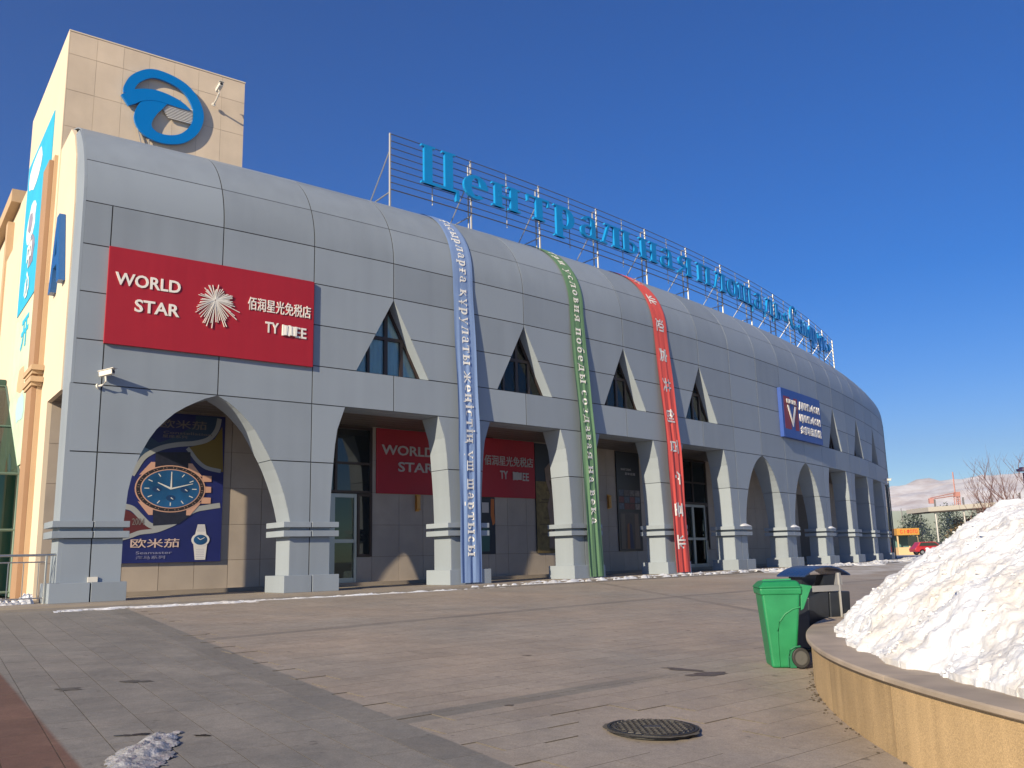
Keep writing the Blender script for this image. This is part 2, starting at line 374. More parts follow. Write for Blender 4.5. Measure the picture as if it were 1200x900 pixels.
# ------------------------------------------------------------------ a small serif alphabet (cyrillic), drawn as strokes
W_, T_, XH = 0.185, 0.085, 0.66
def _st(x, y0, y1, w=W_, top=1, bot=1):
    o = [('v', x, y0, y1, w)]
    if bot: o.append(('h', x - .07, x + w + .07, y0, .05))
    if top: o.append(('h', x - .07, x + w + .07, y1 - .05, .05))
    return o
def _arc(cx, cy, rx, ry, a0, a1, w=W_, t=T_): return [('a', cx, cy, rx, ry, a0, a1, w, t)]
def _dg(x0, y0, x1, y1, w): return [('d', x0, y0, x1, y1, w)]
GL = {
 'Ц': (_st(.1, 0, 1, .2) + _st(.62, 0, 1, .2) + [('h', .1, .98, 0, .07), ('v', .9, -.22, .05, .08)], 1.05),
 'С': (_arc(.46, .5, .42, .5, 40, 320, .2, .06) + [('v', .76, .66, .96, .05), ('v', .76, .06, .3, .05)], .9),
 'Т': (_st(.34, 0, 1, .17, 0) + [('h', 0, .85, .94, .06), ('v', 0, .74, .97, .05), ('v', .80, .74, .97, .05)], .9),
 'Ғ': (_st(.12, 0, 1, .17) + [('h', .2, .72, .94, .06), ('v', .68, .74, .97, .05), ('h', 0, .45, .46, .06)], .78),
 'е': (_arc(.32, XH / 2, .30, XH / 2, 0, 310) + [('h', .06, .60, XH / 2 - .02, .05)], .66),
 'н': (_st(.06, 0, XH) + _st(.48, 0, XH) + [('h', .15, .55, XH / 2 - .03, .06)], .76),
 'т': (_st(.27, 0, XH, W_, 0) + [('h', .02, .66, XH - .06, .06), ('v', .02, XH - .2, XH, .05), ('v', .61, XH - .2, XH, .05)], .72),
 'р': (_st(.08, -.28, XH) + _arc(.34, XH / 2, .30, XH / 2, -130, 130), .72),
 'а': (_arc(.27, .19, .24, .2, 60, 330, .13, .05) + [('v', .38, 0.02, .46, .14), ('h', .38, .64, 0, .06)] + _arc(.30, .44, .22, .22, 0, 160, .13, .05), .66),
 'л': (_st(.48, 0, XH) + [('h', .16, .56, XH - .05, .05), ('h', 0, .22, 0, .05)] + _dg(.10, .03, .30, XH - .03, .07), .76),
 'ь': (_st(.08, 0, XH) + _arc(.32, .19, .28, .19, -110, 110, .14, .05), .66),
 'я': (_st(.46, 0, XH) + _arc(.34, XH - .19, .27, .19, 70, 290, .14, .05) + _dg(.05, .02, .36, XH - .36, .11) + [('h', 0, .18, 0, .05)], .74),
 'п': (_st(.06, 0, XH) + _st(.48, 0, XH) + [('h', .1, .6, XH - .06, .06)], .76),
 'о': (_arc(.34, XH / 2, .32, XH / 2, 0, 360), .72),
 'щ': (_st(.05, 0, XH, .13) + _st(.37, 0, XH, .13) + _st(.69, 0, XH, .13) + [('h', .05, .95, 0, .05), ('v', .90, -.2, .04, .06)], 1.0),
 'ш': (_st(.05, 0, XH, .13) + _st(.37, 0, XH, .13) + _st(.69, 0, XH, .13) + [('h', .05, .8, 0, .05)], .94),
 'д': (_st(.48, 0, XH, W_, 1, 0) + [('h', .2, .56, XH - .05, .05), ('h', 0, .74, 0, .06), ('v', 0, -.18, .05, .06), ('v', .68, -.18, .05, .06)] + _dg(.14, .03, .32, XH - .03, .07), .8),
 'м': (_st(.05, 0, XH, .09) + _st(.68, 0, XH, W_) + _dg(.13, XH - .02, .38, .03, .13) + _dg(.42, .03, .68, XH - .02, .06), .95),
 'у': (_dg(.1, XH - .02, .36, .02, .14) + _dg(.58, XH - .02, .26, -.24, .06) + [('h', 0, .26, XH - .05, .05), ('h', .46, .68, XH - .05, .05), ('h', .1, .28, -.28, .09)], .7),
 'к': (_st(.06, 0, XH) + _dg(.24, XH * .45, .55, XH - .03, .07) + _dg(.26, XH * .5, .58, .03, .14) + [('h', .45, .68, 0, .05)], .72),
 '«': (_dg(.22, .5, .04, .32, .06) + _dg(.04, .34, .22, .14, .06) + _dg(.42, .5, .24, .32, .06) + _dg(.24, .34, .42, .14, .06), .5),
 '»': (_dg(.04, .5, .22, .32, .06) + _dg(.22, .34, .04, .14, .06) + _dg(.24, .5, .42, .32, .06) + _dg(.42, .34, .24, .14, .06), .5),
 'с': (_arc(.32, XH / 2, .30, XH / 2, 45, 315), .62),
 'ы': (_st(.08, 0, XH) + _arc(.30, .19, .25, .19, -110, 110, .13, .05) + _st(.68, 0, XH), .92),
 'в': (_st(.08, 0, XH) + _arc(.30, .18, .27, .18, -110, 110, .14, .05) + _arc(.29, .49, .23, .16, -110, 110, .12, .05), .64),
 'з': (_arc(.28, .18, .26, .18, -150, 95, .14, .05) + _arc(.27, .49, .22, .16, -95, 150, .12, .05), .58),
 'и': (_st(.06, 0, XH) + _st(.48, 0, XH) + _dg(.18, .06, .50, XH - .08, .05), .76),
 'б': (_arc(.32, XH / 2 - .04, .30, XH / 2 - .04, 0, 360) + _arc(.38, .58, .32, .38, 100, 185, .08, .05) + [('h', .3, .56, .92, .06)], .68),
 'ғ': (_st(.12, 0, XH) + [('h', .2, .58, XH - .06, .06), ('v', .53, XH - .2, XH, .05), ('h', 0, .4, XH / 2 - .03, .05)], .64),
 'қ': (_st(.06, 0, XH) + _dg(.24, XH * .45, .55, XH - .03, .07) + _dg(.26, XH * .5, .58, .03, .14) + [('h', .45, .68, 0, .05), ('v', .6, -.18, .04, .06)], .72),
 'ұ': (_dg(.08, XH - .02, .34, .2, .13) + _dg(.60, XH - .02, .38, .2, .06) + [('v', .28, -.25, .24, .14), ('h', .16, .54, .06, .05), ('h', 0, .24, XH - .05, .05), ('h', .48, .68, XH - .05, .05)], .7),
 'ү': (_dg(.08, XH - .02, .34, .2, .13) + _dg(.60, XH - .02, .38, .2, .06) + [('v', .28, -.25, .24, .14), ('h', 0, .24, XH - .05, .05), ('h', .48, .68, XH - .05, .05)], .7),
 'ж': (_st(.42, 0, XH, .12) + _dg(.06, XH - .03, .40, XH * .48, .07) + _dg(.90, XH - .03, .56, XH * .48, .07) + _dg(.03, .03, .40, XH * .52, .12) + _dg(.93, .03, .56, XH * .52, .12), .98),
 'ң': (_st(.06, 0, XH) + _st(.48, 0, XH) + [('h', .15, .55, XH / 2 - .03, .06), ('v', .68, -.18, .04, .06)], .8),
 'і': (_st(.1, 0, XH) + [('h', .11, .24, XH + .10, .13)], .38),
}
def glyph_mb(ch, mb, M_, depth, base=0.0):
    """strokes of one letter; each stroke stands a hair proud of the last so no faces coincide"""
    strokes, adv = GL[ch]
    for i, s in enumerate(strokes):
        d0 = base - i * depth * 0.004 - i * 0.0004; d1 = base + depth + i * 0.0011
        def quad(pts):
            n = len(pts); area = sum(pts[a][0] * pts[(a + 1) % n][1] - pts[(a + 1) % n][0] * pts[a][1] for a in range(n))
            if area < 0: pts = pts[::-1]
            vs = [M_ @ Vector((x, y, d1)) for x, y in pts] + [M_ @ Vector((x, y, d0)) for x, y in pts]
            mb.add(vs, [tuple(range(n)), tuple(range(2 * n - 1, n - 1, -1))] + [(a, n + a, n + (a + 1) % n, (a + 1) % n) for a in range(n)])
        k = s[0]
        if k == 'v': _, x, y0, y1, w = s; quad([(x, y0), (x + w, y0), (x + w, y1), (x, y1)])
        elif k == 'h': _, x0, x1, y, h = s; quad([(x0, y), (x1, y), (x1, y + h), (x0, y + h)])
        elif k == 'd':
            _, x0, y0, x1, y1, w = s
            quad([(x0 - w / 2, y0), (x0 + w / 2, y0), (x1 + w / 2, y1), (x1 - w / 2, y1)])
        else:
            _, cx, cy, rx, ry, a0, a1, w, t = s
            full = (a1 - a0) >= 360; n = max(6, int((a1 - a0) / 18))
            vo, vi = [], []
            for j in range(n + (0 if full else 1)):
                a = radians(a0 + (a1 - a0) * j / n)
                vo.append((cx + rx * cos(a), cy + ry * sin(a))); vi.append((cx + (rx - w) * cos(a), cy + (ry - t) * sin(a)))
            m_ = len(vo)
            vs = [M_ @ Vector((x, y, z)) for z in (d1, d0) for lst in (vo, vi) for x, y in lst]
            fs = []
            for j in range(m_ if full else m_ - 1):
                q = (j + 1) % m_
                fs += [(m_ + j, j, q, m_ + q), (2 * m_ + j, 3 * m_ + j, 3 * m_ + q, 2 * m_ + q), (j, 2 * m_ + j, 2 * m_ + q, q), (m_ + q, 3 * m_ + q, 3 * m_ + j, m_ + j)]
            if not full: fs += [(0, m_, 3 * m_, 2 * m_), (m_ - 1, 3 * m_ - 1, 4 * m_ - 1, 2 * m_ - 1)]
            mb.add(vs, fs)
    return adv

# ================================================================== THE SETTING
def sheet(name, xs, ys, zf, mat_, kind='structure', smooth=True):
    vs = [(x, y, zf(x, y)) for y in ys for x in xs]; nx = len(xs)
    fs = [(j * nx + i, j * nx + i + 1, (j + 1) * nx + i + 1, (j + 1) * nx + i) for j in range(len(ys) - 1) for i in range(nx - 1)]
    me = bpy.data.meshes.new(name); me.from_pydata(vs, [], fs); me.materials.append(mat_)
    if smooth: me.polygons.foreach_set('use_smooth', [True] * len(fs))
    me.update(); o = link(name, me)
    if kind: o['kind'] = kind
    return o
GROUNDM = mat('far_snowy_ground', (0.42, 0.42, 0.42), 0.9, var=0.3, scale=0.02)
def lin(a, b, n): return [a + (b - a) * i / n for i in range(n + 1)]
XS = lin(-9000, -400, 12) + lin(-330, -60, 8)[0:] + lin(-50, 60, 110) + lin(70, 400, 18) + lin(900, 9000, 10)
YS = lin(-600, -40, 8) + lin(-30, 60, 90) + lin(65, 300, 24) + lin(600, 12000, 20)
sheet('ground', XS, YS, lambda x, y: plaza_z(x, y) - 0.009, PAVE)

# paving slabs, real pieces with joints, nearest ones each its own object
paving = bpy.data.objects.new('plaza_paving', None); COL.objects.link(paving); paving['kind'] = 'structure'
slab = MB()
Ls, Ws, gp, gq = 0.8, 0.4, 0.0032, 0.0028
slab.hexa([(-Ls/2 + gq, -Ws/2 + gp, -.03), (Ls/2 - gq, -Ws/2 + gp, -.03), (Ls/2 - gq, Ws/2 - gp, -.03), (-Ls/2 + gq, Ws/2 - gp, -.03)],
          [(-Ls/2 + gq, -Ws/2 + gp, 0), (Ls/2 - gq, -Ws/2 + gp, 0), (Ls/2 - gq, Ws/2 - gp, 0), (-Ls/2 + gq, Ws/2 - gp, 0)])
JNT = mat('joint_dirt', (.115, .102, .088), .95, var=.3, scale=20)
slab.m = [1, 0, 1, 1, 1, 1]; slab_me = slab.mesh('slab', [PAVE, JNT])
PL = (14.9, 7.2, 12.1, -0.11)      # planter centre, radius, top
def project(p):
    q = Vector(p) - Vector((0, 0, EH)); d = q.dot(fw)
    if d < 0.3: return None
    return 600 + 1048.13 * q.dot(rt) / d, 450 - 1048.13 * q.dot(up) / d, d
cells = []
for field, az in (('r', radians(40.5)), ('l', radians(-57.0))):
    ca, sa = cos(az), sin(az)
    for j in range(-90, 90):
        for i in range(-50, 50):
            u = (i + (0.5 if j % 2 else 0)) * Ls; v = j * Ws
            x, y = ca * u - sa * v, sa * u + ca * v
            if not (-20 < x < 16 and 4.5 < y < 26): continue
            dl = 0.848 * x + 0.530 * y - 3.27
            if (field == 'r') != (dl > 0.45): continue
            if math.hypot(x - CX, y - CY) < R + 2.2: continue
            if math.hypot(x - PL[0], y - PL[1]) < PL[2] - 0.75: continue
            if math.hypot(x - 1.16, y - 8.33) < 0.86: continue
            pr = project((x, y, plaza_z(x, y)))
            if pr is None or not (-60 < pr[0] < 1260 and 560 < pr[1] < 960): continue
            cells.append((pr[2], x, y, az))
cells.sort()
rest = MB()
for n, (d, x, y, az) in enumerate(cells):
    h = 0.05
    gx = (plaza_z(x + h, y) - plaza_z(x - h, y)) / (2 * h); gy = (plaza_z(x, y + h) - plaza_z(x, y - h)) / (2 * h)
    nrm = Vector((-gx, -gy, 1)).normalized()
    X = Vector((cos(az), sin(az), 0)); X = (X - nrm * X.dot(nrm)).normalized(); Y = nrm.cross(X)
    m = Matrix((X, Y, nrm)).transposed().to_4x4()
    m = m @ Matrix.Rotation(random.uniform(-.0005, .0005), 4, 'X') @ Matrix.Rotation(random.uniform(-.0003, .0003), 4, 'Y')
    m.translation = (x, y, plaza_z(x, y) + random.uniform(-.0005, .0005))
    if n < 300:
        o = bpy.data.objects.new('slab', slab_me); COL.objects.link(o); o.parent = paving; o.matrix_basis = m
    elif n < 3500:
        rest.add([m @ Vector(v) for v in slab.v], [slab.f[1]]); rest.add([m @ Vector(v) for v in slab.v], slab.f[2:], 1)
o = rest.build('slab_field', [PAVE, JNT], paving); o['kind'] = 'stuff'

# arcade pavement under the building, a low step above the plaza
mb = MB(); mb.block(-12, 26, R - 4.2, R + 1.35, -0.35, 0.0)
tag(mb.build('pavement', mat('pavement_granite', (0.30, 0.26, 0.215), 0.7, var=0.16, scale=1.5, bump=0.1)), kind='structure')
mb = MB(); mb.block(-0.3, 21.4, R - 4.0, R - 3.05, 0.004, 0.13)
tag(mb.build('doorstep', mat('doorstep_stone', (0.25, 0.215, 0.18), 0.7, var=0.12, scale=2)), kind='structure')
# dark grooves / second course along the kerb
mb = MB(); mb.block(-12, 26, R + 1.358, R + 1.62, -0.35, -0.058)
tag(mb.build('kerb', mat('kerb_granite', (0.22, 0.20, 0.18), 0.75, var=0.2, scale=2, bump=0.2)), kind='structure')

# ================================================================== THE BUILDING
bld = empty('shopping_centre', P(0, R, 0), 'long curved shopping centre clad in grey panels with an arcade of pointed arches', 'building')
kend = 21.35
seams = [-0.293, -0.06] + list(range(1, 21)) + [21, kend]
rows = [5.61, 6.81, 8.12, 9.45]
TRI = (3, 5, 7, 9, 15, 17, 19)
ARCH = (1, 11, 13)
def wtri(z): return max(0.0, 0.477 * (9.38 - z) / (9.38 - 6.83))
WA = [(0, .79), (2.05, .79), (2.45, .772), (2.85, .745), (3.2, .71), (3.5, .672), (3.82, .625), (4.1, .575), (4.4, .515), (4.65, .455), (4.9, .385), (5.1, .315), (5.27, .24), (5.4, .17), (5.5, .10), (5.6, .0)]
WAL = [(0, .803), (2.03, .803), (2.83, .781), (3.2, .757), (3.47, .734), (3.82, .69), (3.94, .672), (4.25, .62), (4.52, .56), (4.78, .48), (5.0, .40), (5.2, .30), (5.33, .22), (5.48, .12), (5.6, .0)]
WAR = [(0, .785), (2.05, .785), (2.45, .752), (2.86, .710), (3.2, .665), (3.56, .612), (3.82, .566), (4.14, .502), (4.42, .446), (4.70, .385), (4.93, .315), (5.15, .238), (5.3, .175), (5.44, .104), (5.6, .0)]
WR = [(0, .775), (2.1, .775), (2.9, .765), (3.82, .742), (4.4, .725), (4.88, .70), (5.6, .612)]
def tab(T, z):
    for (a, b), (c, d) in zip(T, T[1:]):
        if z <= c: return b + (d - b) * (z - a) / (c - a)
    return T[-1][1]
def half(c, side):
    if c in ARCH:
        if c == 1: return WAL if side < 0 else WAR
        return WA
    return WR
G = 0.0058      # joint half width, in k
GZ = 0.015
core = MB()
rp = random.Random(3)
def panel(out, name='metal_panel', r=R, th_=0.03):
    mb = MB(); j = rp.uniform(-.0022, .0022)
    mb.cylprism(out, r - th_ + j, r + j); return mb.build(name, GREY, bld)
def slab_core(out, r0=R - .5): core.cylprism(out, r0, R - .009, 0, 1)
# rows of flat panels above the arcade
for ci in range(len(seams) - 1):
    a, b = seams[ci], seams[ci + 1]
    for z0, z1 in ((5.61, 6.81), (6.81, 8.12), (8.12, 9.45), (9.45, 10.66)):
        if ci == 0 and z0 in (6.81, 9.45): pass
        A, B = a + G, b - G
        if ci == 0: A = a
        la = b in TRI and 6.8 < z0 < 9.4; ra = a in TRI and 6.8 < z0 < 9.4
        zb, zt = z0 + GZ, z1 - GZ
        if la:      # opening on the right side of this column
            if z0 < 8: out = [(A, zb), (b - wtri(zb), zb), (b - wtri(zt), zt), (A, zt)]; cor = [(a, z0), (b - wtri(z0 + .02), z0), (b - wtri(z1), z1), (a, z1)]
            else: out = [(A, zb), (b - wtri(zb), zb), (b - G, 9.36), (b - G, zt), (A, zt)]; cor = [(a, z0), (b - wtri(z0), z0), (b, 9.38), (b, z1), (a, z1)]
        elif ra:
            if z0 < 8: out = [(a + wtri(zb), zb), (B, zb), (B, zt), (a + wtri(zt), zt)]; cor = [(a + wtri(z0 + .02), z0), (b, z0), (b, z1), (a + wtri(z1), z1)]
            else: out = [(a + wtri(zb), zb), (B, zb), (B, zt), (a + G, zt), (a + G, 9.36)]; cor = [(a + wtri(z0), z0), (b, z0), (b, z1), (a, z1), (a, 9.38)]
        else:
            out = [(A, zb), (B, zb), (B, zt), (A, zt)]; cor = [(a, z0), (b, z0), (b, z1), (a, z1)]
        panel(out); slab_core(cor)
# rounded eave panels
def curve_panel(a, b, s0, s1, nseg):
    mb = MB(); j = rp.uniform(-.002, .002); pts = []
    for i in range(nseg + 1):
        s = s0 + (s1 - s0) * i / nseg
        r, z = prof(s); r2, z2 = prof(s + .01); r1, z1 = prof(s - .01)
        n = Vector((z2 - z1, -(r2 - r1))).normalized()
        pts.append((r, z, n))
    vs = []
    for r, z, n in pts:
        for k in (a, b):
            vs.append(P(k, r + n.x * j, z + n.y * j))
    for r, z, n in pts:
        for k in (a, b):
            vs.append(P(k, r - n.x * .03, z - n.y * .03))
    N_ = 2 * (nseg + 1); fs = []
    for i in range(nseg):
        q = 2 * i; fs += [(q, q + 1, q + 3, q + 2), (N_ + q + 1, N_ + q, N_ + q + 2, N_ + q + 3), (q, q + 2, N_ + q + 2, N_ + q), (q + 3, q + 1, N_ + q + 1, N_ + q + 3)]
    fs += [(1, 0, N_, N_ + 1), (2 * nseg, 2 * nseg + 1, N_ + 2 * nseg + 1, N_ + 2 * nseg)]
    mb.add(vs, fs); o = mb.build('eave_panel', GREY, bld, smooth=True)
    return o
sA, sB = s_of_z(11.98), s_of_z(13.35)
ecols = [-0.293] + list(range(1, 21)) + [kend]
for a, b in zip(ecols, ecols[1:]):
    sub = 2 if b - a > 1.2 else 1
    for s0, s1, n in ((10.66 + .015, sA - .012, 8), (sA + .012, sB - .010, 7), (sB + .010, 10.66 + 5.66, 8)):
        curve_panel(a + (G if a > 0 else 0), b - G, s0, s1, n)
# backing of the eave, roof deck
mb = MB()
for a, b in zip(ecols, ecols[1:]):
    prev = None
    for i in range(29):
        i = i / 2; s = 10.66 + 5.66 * i / 14; r, z = prof(s); q = (r - .012 * (1 - i / 20), z - .012 * i / 14)
        if prev: mb.add([P(a, *prev), P(b, *prev), P(b, *q), P(a, *q)], [(0, 1, 2, 3)])
        prev = q
mb.build('eave_backing', DARKJ, bld)
mb = MB(); mb.block(-0.28, kend, 105, R - 3.78, 13.8, 14.03)
mb.build('roof', mat('roof_membrane', (0.30, 0.30, 0.30), 0.9, var=.1), bld)
core.build('wall_core', [GREY, DARKJ], bld)
# ground-floor pillars: shaft, cladding halves, mouldings, plinths
ZB = 0.0
def side_pts(p, sgn, z0, z1, n=1, off=0.0):
    """points (k, z) of the pillar edge towards the opening on side sgn, from z0 up to z1"""
    c = p + sgn
    if p == 0 and sgn < 0: return [(-0.293, z0), (-0.293, z1)]
    T = half(c, -sgn if False else (-1 if sgn > 0 else 1))
    zs = sorted({z0, z1} | {z for z, _ in T if z0 < z < z1})
    return [(c - sgn * tab(T, z), z) for z in zs]
pillars = []
for p in range(0, 22, 2):
    pc = -0.06 if p == 0 else p
    pil = None
    segs = ((0.0, 3.815), (3.835, 5.60))
    for si, (z0, z1) in enumerate(segs):
        mb = MB(); rgt = side_pts(p, 1, z0, z1); lft = side_pts(p, -1, z0, z1)
        mb.cylprism(rgt + lft[::-1], R - .95, R - .009, 0, 1)
        if si == 0: pil = mb.build('pillar', [GREY, DARKJ], bld)
        else: mb.build('pillar_head', [GREY, DARKJ], pil)
    for z0, z1 in ((0.40, 1.60), (1.60, 3.82), (3.82, 5.61)):
        zb, zt = z0 + GZ, z1 - GZ
        r_ = side_pts(p, 1, zb, min(zt, 5.6)); l_ = side_pts(p, -1, zb, min(zt, 5.6))
        for out in (r_ + [(pc + G, r_[-1][1]), (pc + G, zb)], l_ + [(pc - G, l_[-1][1]), (pc - G, zb)]):
            mb = MB(); j = rp.uniform(-.002, .002); mb.cylprism(out, R - .03, R + j); mb.build('cladding_panel', GREY, pil)
    hw = 0.285; kl = pc - (0.33 if p == 0 else hw + .02); kr = pc + (0.30 if p == 0 else hw + .02)
    for z0, z1 in ((1.60, 1.775), (1.87, 2.03)):
        for a, b in ((kl, pc - G), (pc + G, kr)):
            mb = MB(); mb.block(a, b, R - 1.10, R + .15, z0, z1); bevel(mb.build('moulding', GREY, pil), .006, 1)
    for a, b in ((kl + .005, pc - G), (pc + G, kr - .005)):
        mb = MB(); mb.block(a, b, R - 1.12, R + .22, 0.0, 0.485); bevel(mb.build('plinth', GREY, pil), .006, 1)
    pillars.append(pil)
# snow caps left on the mouldings
for n, (p, lab) in enumerate(((10, 'white snow cap on the ledge of the pillar just left of the second pointed arch'), (12, 'white snow cap on the ledge of the pillar between the two far pointed arches'), (14, 'white snow cap on the ledge of the pillar right of the farthest pointed arch'))):
    mb = MB(); nn = 10; vs = []
    for i in range(nn + 1):
        k = p - .02 + .33 * i / nn; hgt = .13 * sin(pi * i / nn) ** .6 + .004
        for r, f in ((R - .1, .8), (R + .03, 1.0), (R + .16, .25)):
            vs.append(P(k, r, 2.03 + hgt * f + random.uniform(-.006, .006)))
        vs.append(P(k, R + .165, 2.028)); vs.append(P(k, R - .11, 2.028))
    fs = [(5 * i + j, 5 * i + j + 5, 5 * i + (j + 1) % 5 + 5, 5 * i + (j + 1) % 5) for i in range(nn) for j in range(5)]
    mb.add(vs, fs); tag(mb.build('snow_cap', SNOWC, smooth=True), lab, 'snow', 'snow caps on the pillar ledges')
# soffit boards over the arcade
mb = MB()
for i in range(11):
    r1 = R - .955 - i * .215
    mb.block(-0.28, kend, r1 - .205, r1, 5.615 - .004 * (i % 2), 5.70)
s_ = mb.build('soffit', SOFFIT, bld); s_['kind'] = 'stuff'
mb = MB(); mb.block(-0.28, kend, 105, R - .5, 5.72, 5.80); mb.build('floor_slab', DARKJ, bld)
mb = MB(); mb.block(-0.28, kend, R - .95, R - .52, 5.605, 5.71); mb.build('lintel', GREY, bld)
# back wall of the arcade: stone slabs with joints
RW = 132.6
mb = MB(); mb.block(-0.293, kend, RW - .4, RW - .035, 0, 5.72); mb.build('back_wall', mat('wall_joint', (0.14, 0.12, 0.10), .9), bld)
holes = [(2.3, 3.2, 0, 5.6), (2.3, 3.42, 1.0, 5.6), (5.0, 5.44, 1.0, 5.6), (9.6, 10.9, 0, 5.6), (10.0, 11.02, .99, 5.6), (11.8, 12.3, .8, 4.6), (13.8, 14.4, .8, 4.6), (15.8, 16.4, 0.2, 4.6), (17.6, 18.3, .2, 4.6)]
zr = [0, .99, 2.1, 3.25, 4.4, 5.62]
k = -0.29; step_ = 0.372
ks = sorted(set([-0.29] + [round(.1 + step_ * i, 3) for i in range(60) if .1 + step_ * i < kend] + [2.3, 3.2, 3.42, 5.0, 5.44, 9.6, 10.9, 11.02, 10.0]))
kk = [ks[0]]
for q in ks[1:]:
    if q - kk[-1] > .07: kk.append(q)
    elif q in (2.3, 3.2, 3.42, 5.0, 5.44, 9.6, 10.9, 11.02): kk[-1] = q
n = 0
for a, b in zip(kk, kk[1:]):
    for z0, z1 in zip(zr, zr[1:]):
        kc_, zc = (a + b) / 2, (z0 + z1) / 2
        if any(h[0] < kc_ < h[1] and h[2] < zc < h[3] for h in holes): continue
        n += 1
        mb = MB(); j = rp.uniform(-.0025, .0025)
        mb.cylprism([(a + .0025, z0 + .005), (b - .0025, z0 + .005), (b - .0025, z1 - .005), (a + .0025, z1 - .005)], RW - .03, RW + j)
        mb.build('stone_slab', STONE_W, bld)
# glazing and doors
def glaz(k0, k1, z0, z1, ms=(), zs=(), gm=GLASS_D, fm=FRAME, name='window', r=RW, fw_=.045):
    mb = MB(); mb.cylprism([(k0, z0), (k1, z0), (k1, z1), (k0, z1)], r - .02, r - .005); w_ = mb.build(name, gm, bld)
    mb = MB(); d = fw_ / 2.9
    ks_ = [k0 + d, *ms, k1 - d]
    for q in ks_: mb.cylprism([(q - d, z0), (q + d, z0), (q + d, z1), (q - d, z1)], r - .004, r + .055)
    for q in [z0 + fw_, *zs, z1 - fw_]: mb.cylprism([(k0 + .001, q - fw_ * .9), (k1 - .001, q - fw_ * .9), (k1 - .001, q + fw_ * .9), (k0 + .001, q + fw_ * .9)], r - .002, r + .05)
    mb.build('window_frame', fm, w_); return w_
glaz(2.30, 3.41, 3.2, 5.55, (2.9,), (4.25,))
glaz(3.2, 3.41, 1.0, 3.18)
glaz(10.0, 11.02, 3.3, 5.58, (10.5,), (4.4,))
glaz(10.9, 11.02, 1.0, 3.28)
for a_, b_, c_ in ((11.8, 12.3, .8), (13.8, 14.4, .8), (15.8, 16.4, .2), (17.6, 18.3, .2)):
    mb = MB(); mb.cylprism([(a_, c_), (b_, c_), (b_, 4.6), (a_, 4.6)], RW - .10, RW - .06); mb.build('window', mat('matt_dark_glass', (.02, .022, .025), .35), bld)
INT = mat('dim_interior', (0.20, 0.22, 0.19), .9, var=.5, scale=1.5)
def door(k0, k1, z0, z1, leafs=1):
    for i in range(leafs):
        a = k0 + (k1 - k0) * i / leafs; b = k0 + (k1 - k0) * (i + 1) / leafs
        mb = MB(); f = .035
        for q in ((a, a + f, z0, z1), (b - f, b, z0, z1)): mb.cylprism([(q[0], q[2]), (q[1], q[2]), (q[1], q[3]), (q[0], q[3])], RW - .03, RW + .05)
        for q in ((z0, z0 + .16), (z1 - .13, z1), (z0 + 1.35, z0 + 1.47)): mb.cylprism([(a + f, q[0]), (b - f, q[0]), (b - f, q[1]), (a + f, q[1])], RW - .025, RW + .042)
        d = mb.build('door', FRAMEG, bld)
        mb = MB(); mb.cylprism([(a + f, z0 + .16), (b - f, z0 + .16), (b - f, z1 - .13), (a + f, z1 - .13)], RW - .006, RW + .004); mb.build('pane', DOORGL, d)
        mb = MB(); hk = a + f * .6 if i % 2 == leafs % 2 or leafs == 1 else b - f * .6
        mb.tube([P(hk, RW + .05, z0 + .85), P(hk, RW + .12, z0 + .87), P(hk, RW + .12, z0 + 1.3), P(hk, RW + .05, z0 + 1.32)], .014); mb.build('handle', STEEL, d)
door(2.52, 3.19, .13, 3.17, 2)
door(10.0, 10.89, .13, 3.27, 2)
mb = MB(); mb.block(2.4, 3.3, RW - 1.6, RW - 1.5, .1, 3.3); mb.block(9.9, 10.95, RW - 1.6, RW - 1.5, .1, 3.3)
mb.build('inner_partition', INT, bld)
# wall lamps
for kk_, zz_, lab in ((4.10, 2.92, 'brass wall lamp below the red sign in the first door bay'), (7.93, 3.22, 'brass wall lamp left of the black picture poster'), (5.62, 2.9, 'brass wall lamp half hidden behind the blue banner pillar')):
    if zz_ == 2.9: continue
    e = empty('wall_lamp', P(kk_, RW, zz_), lab, 'lamp', 'brass lamps on the arcade wall')
    mb = MB(); mb.cylprism([(kk_ - .03, zz_ - .32), (kk_ + .03, zz_ - .32), (kk_ + .03, zz_ + .32), (kk_ - .03, zz_ + .32)], RW + .003, RW + .03); mb.build('back_plate', GOLD, e)
    mb = MB(); q = P(kk_, RW + .10, zz_ - .24); mb.disc(q, .07, .46, 12); mb.build('lamp_shade', mat('amber_glass', (.6, .33, .1), .4), e)
    mb = MB(); mb.disc(P(kk_, RW + .10, zz_ + .22), .085, .05, 12); mb.disc(P(kk_, RW + .10, zz_ - .28), .085, .045, 12); mb.build('lamp_cap', GOLD, e)
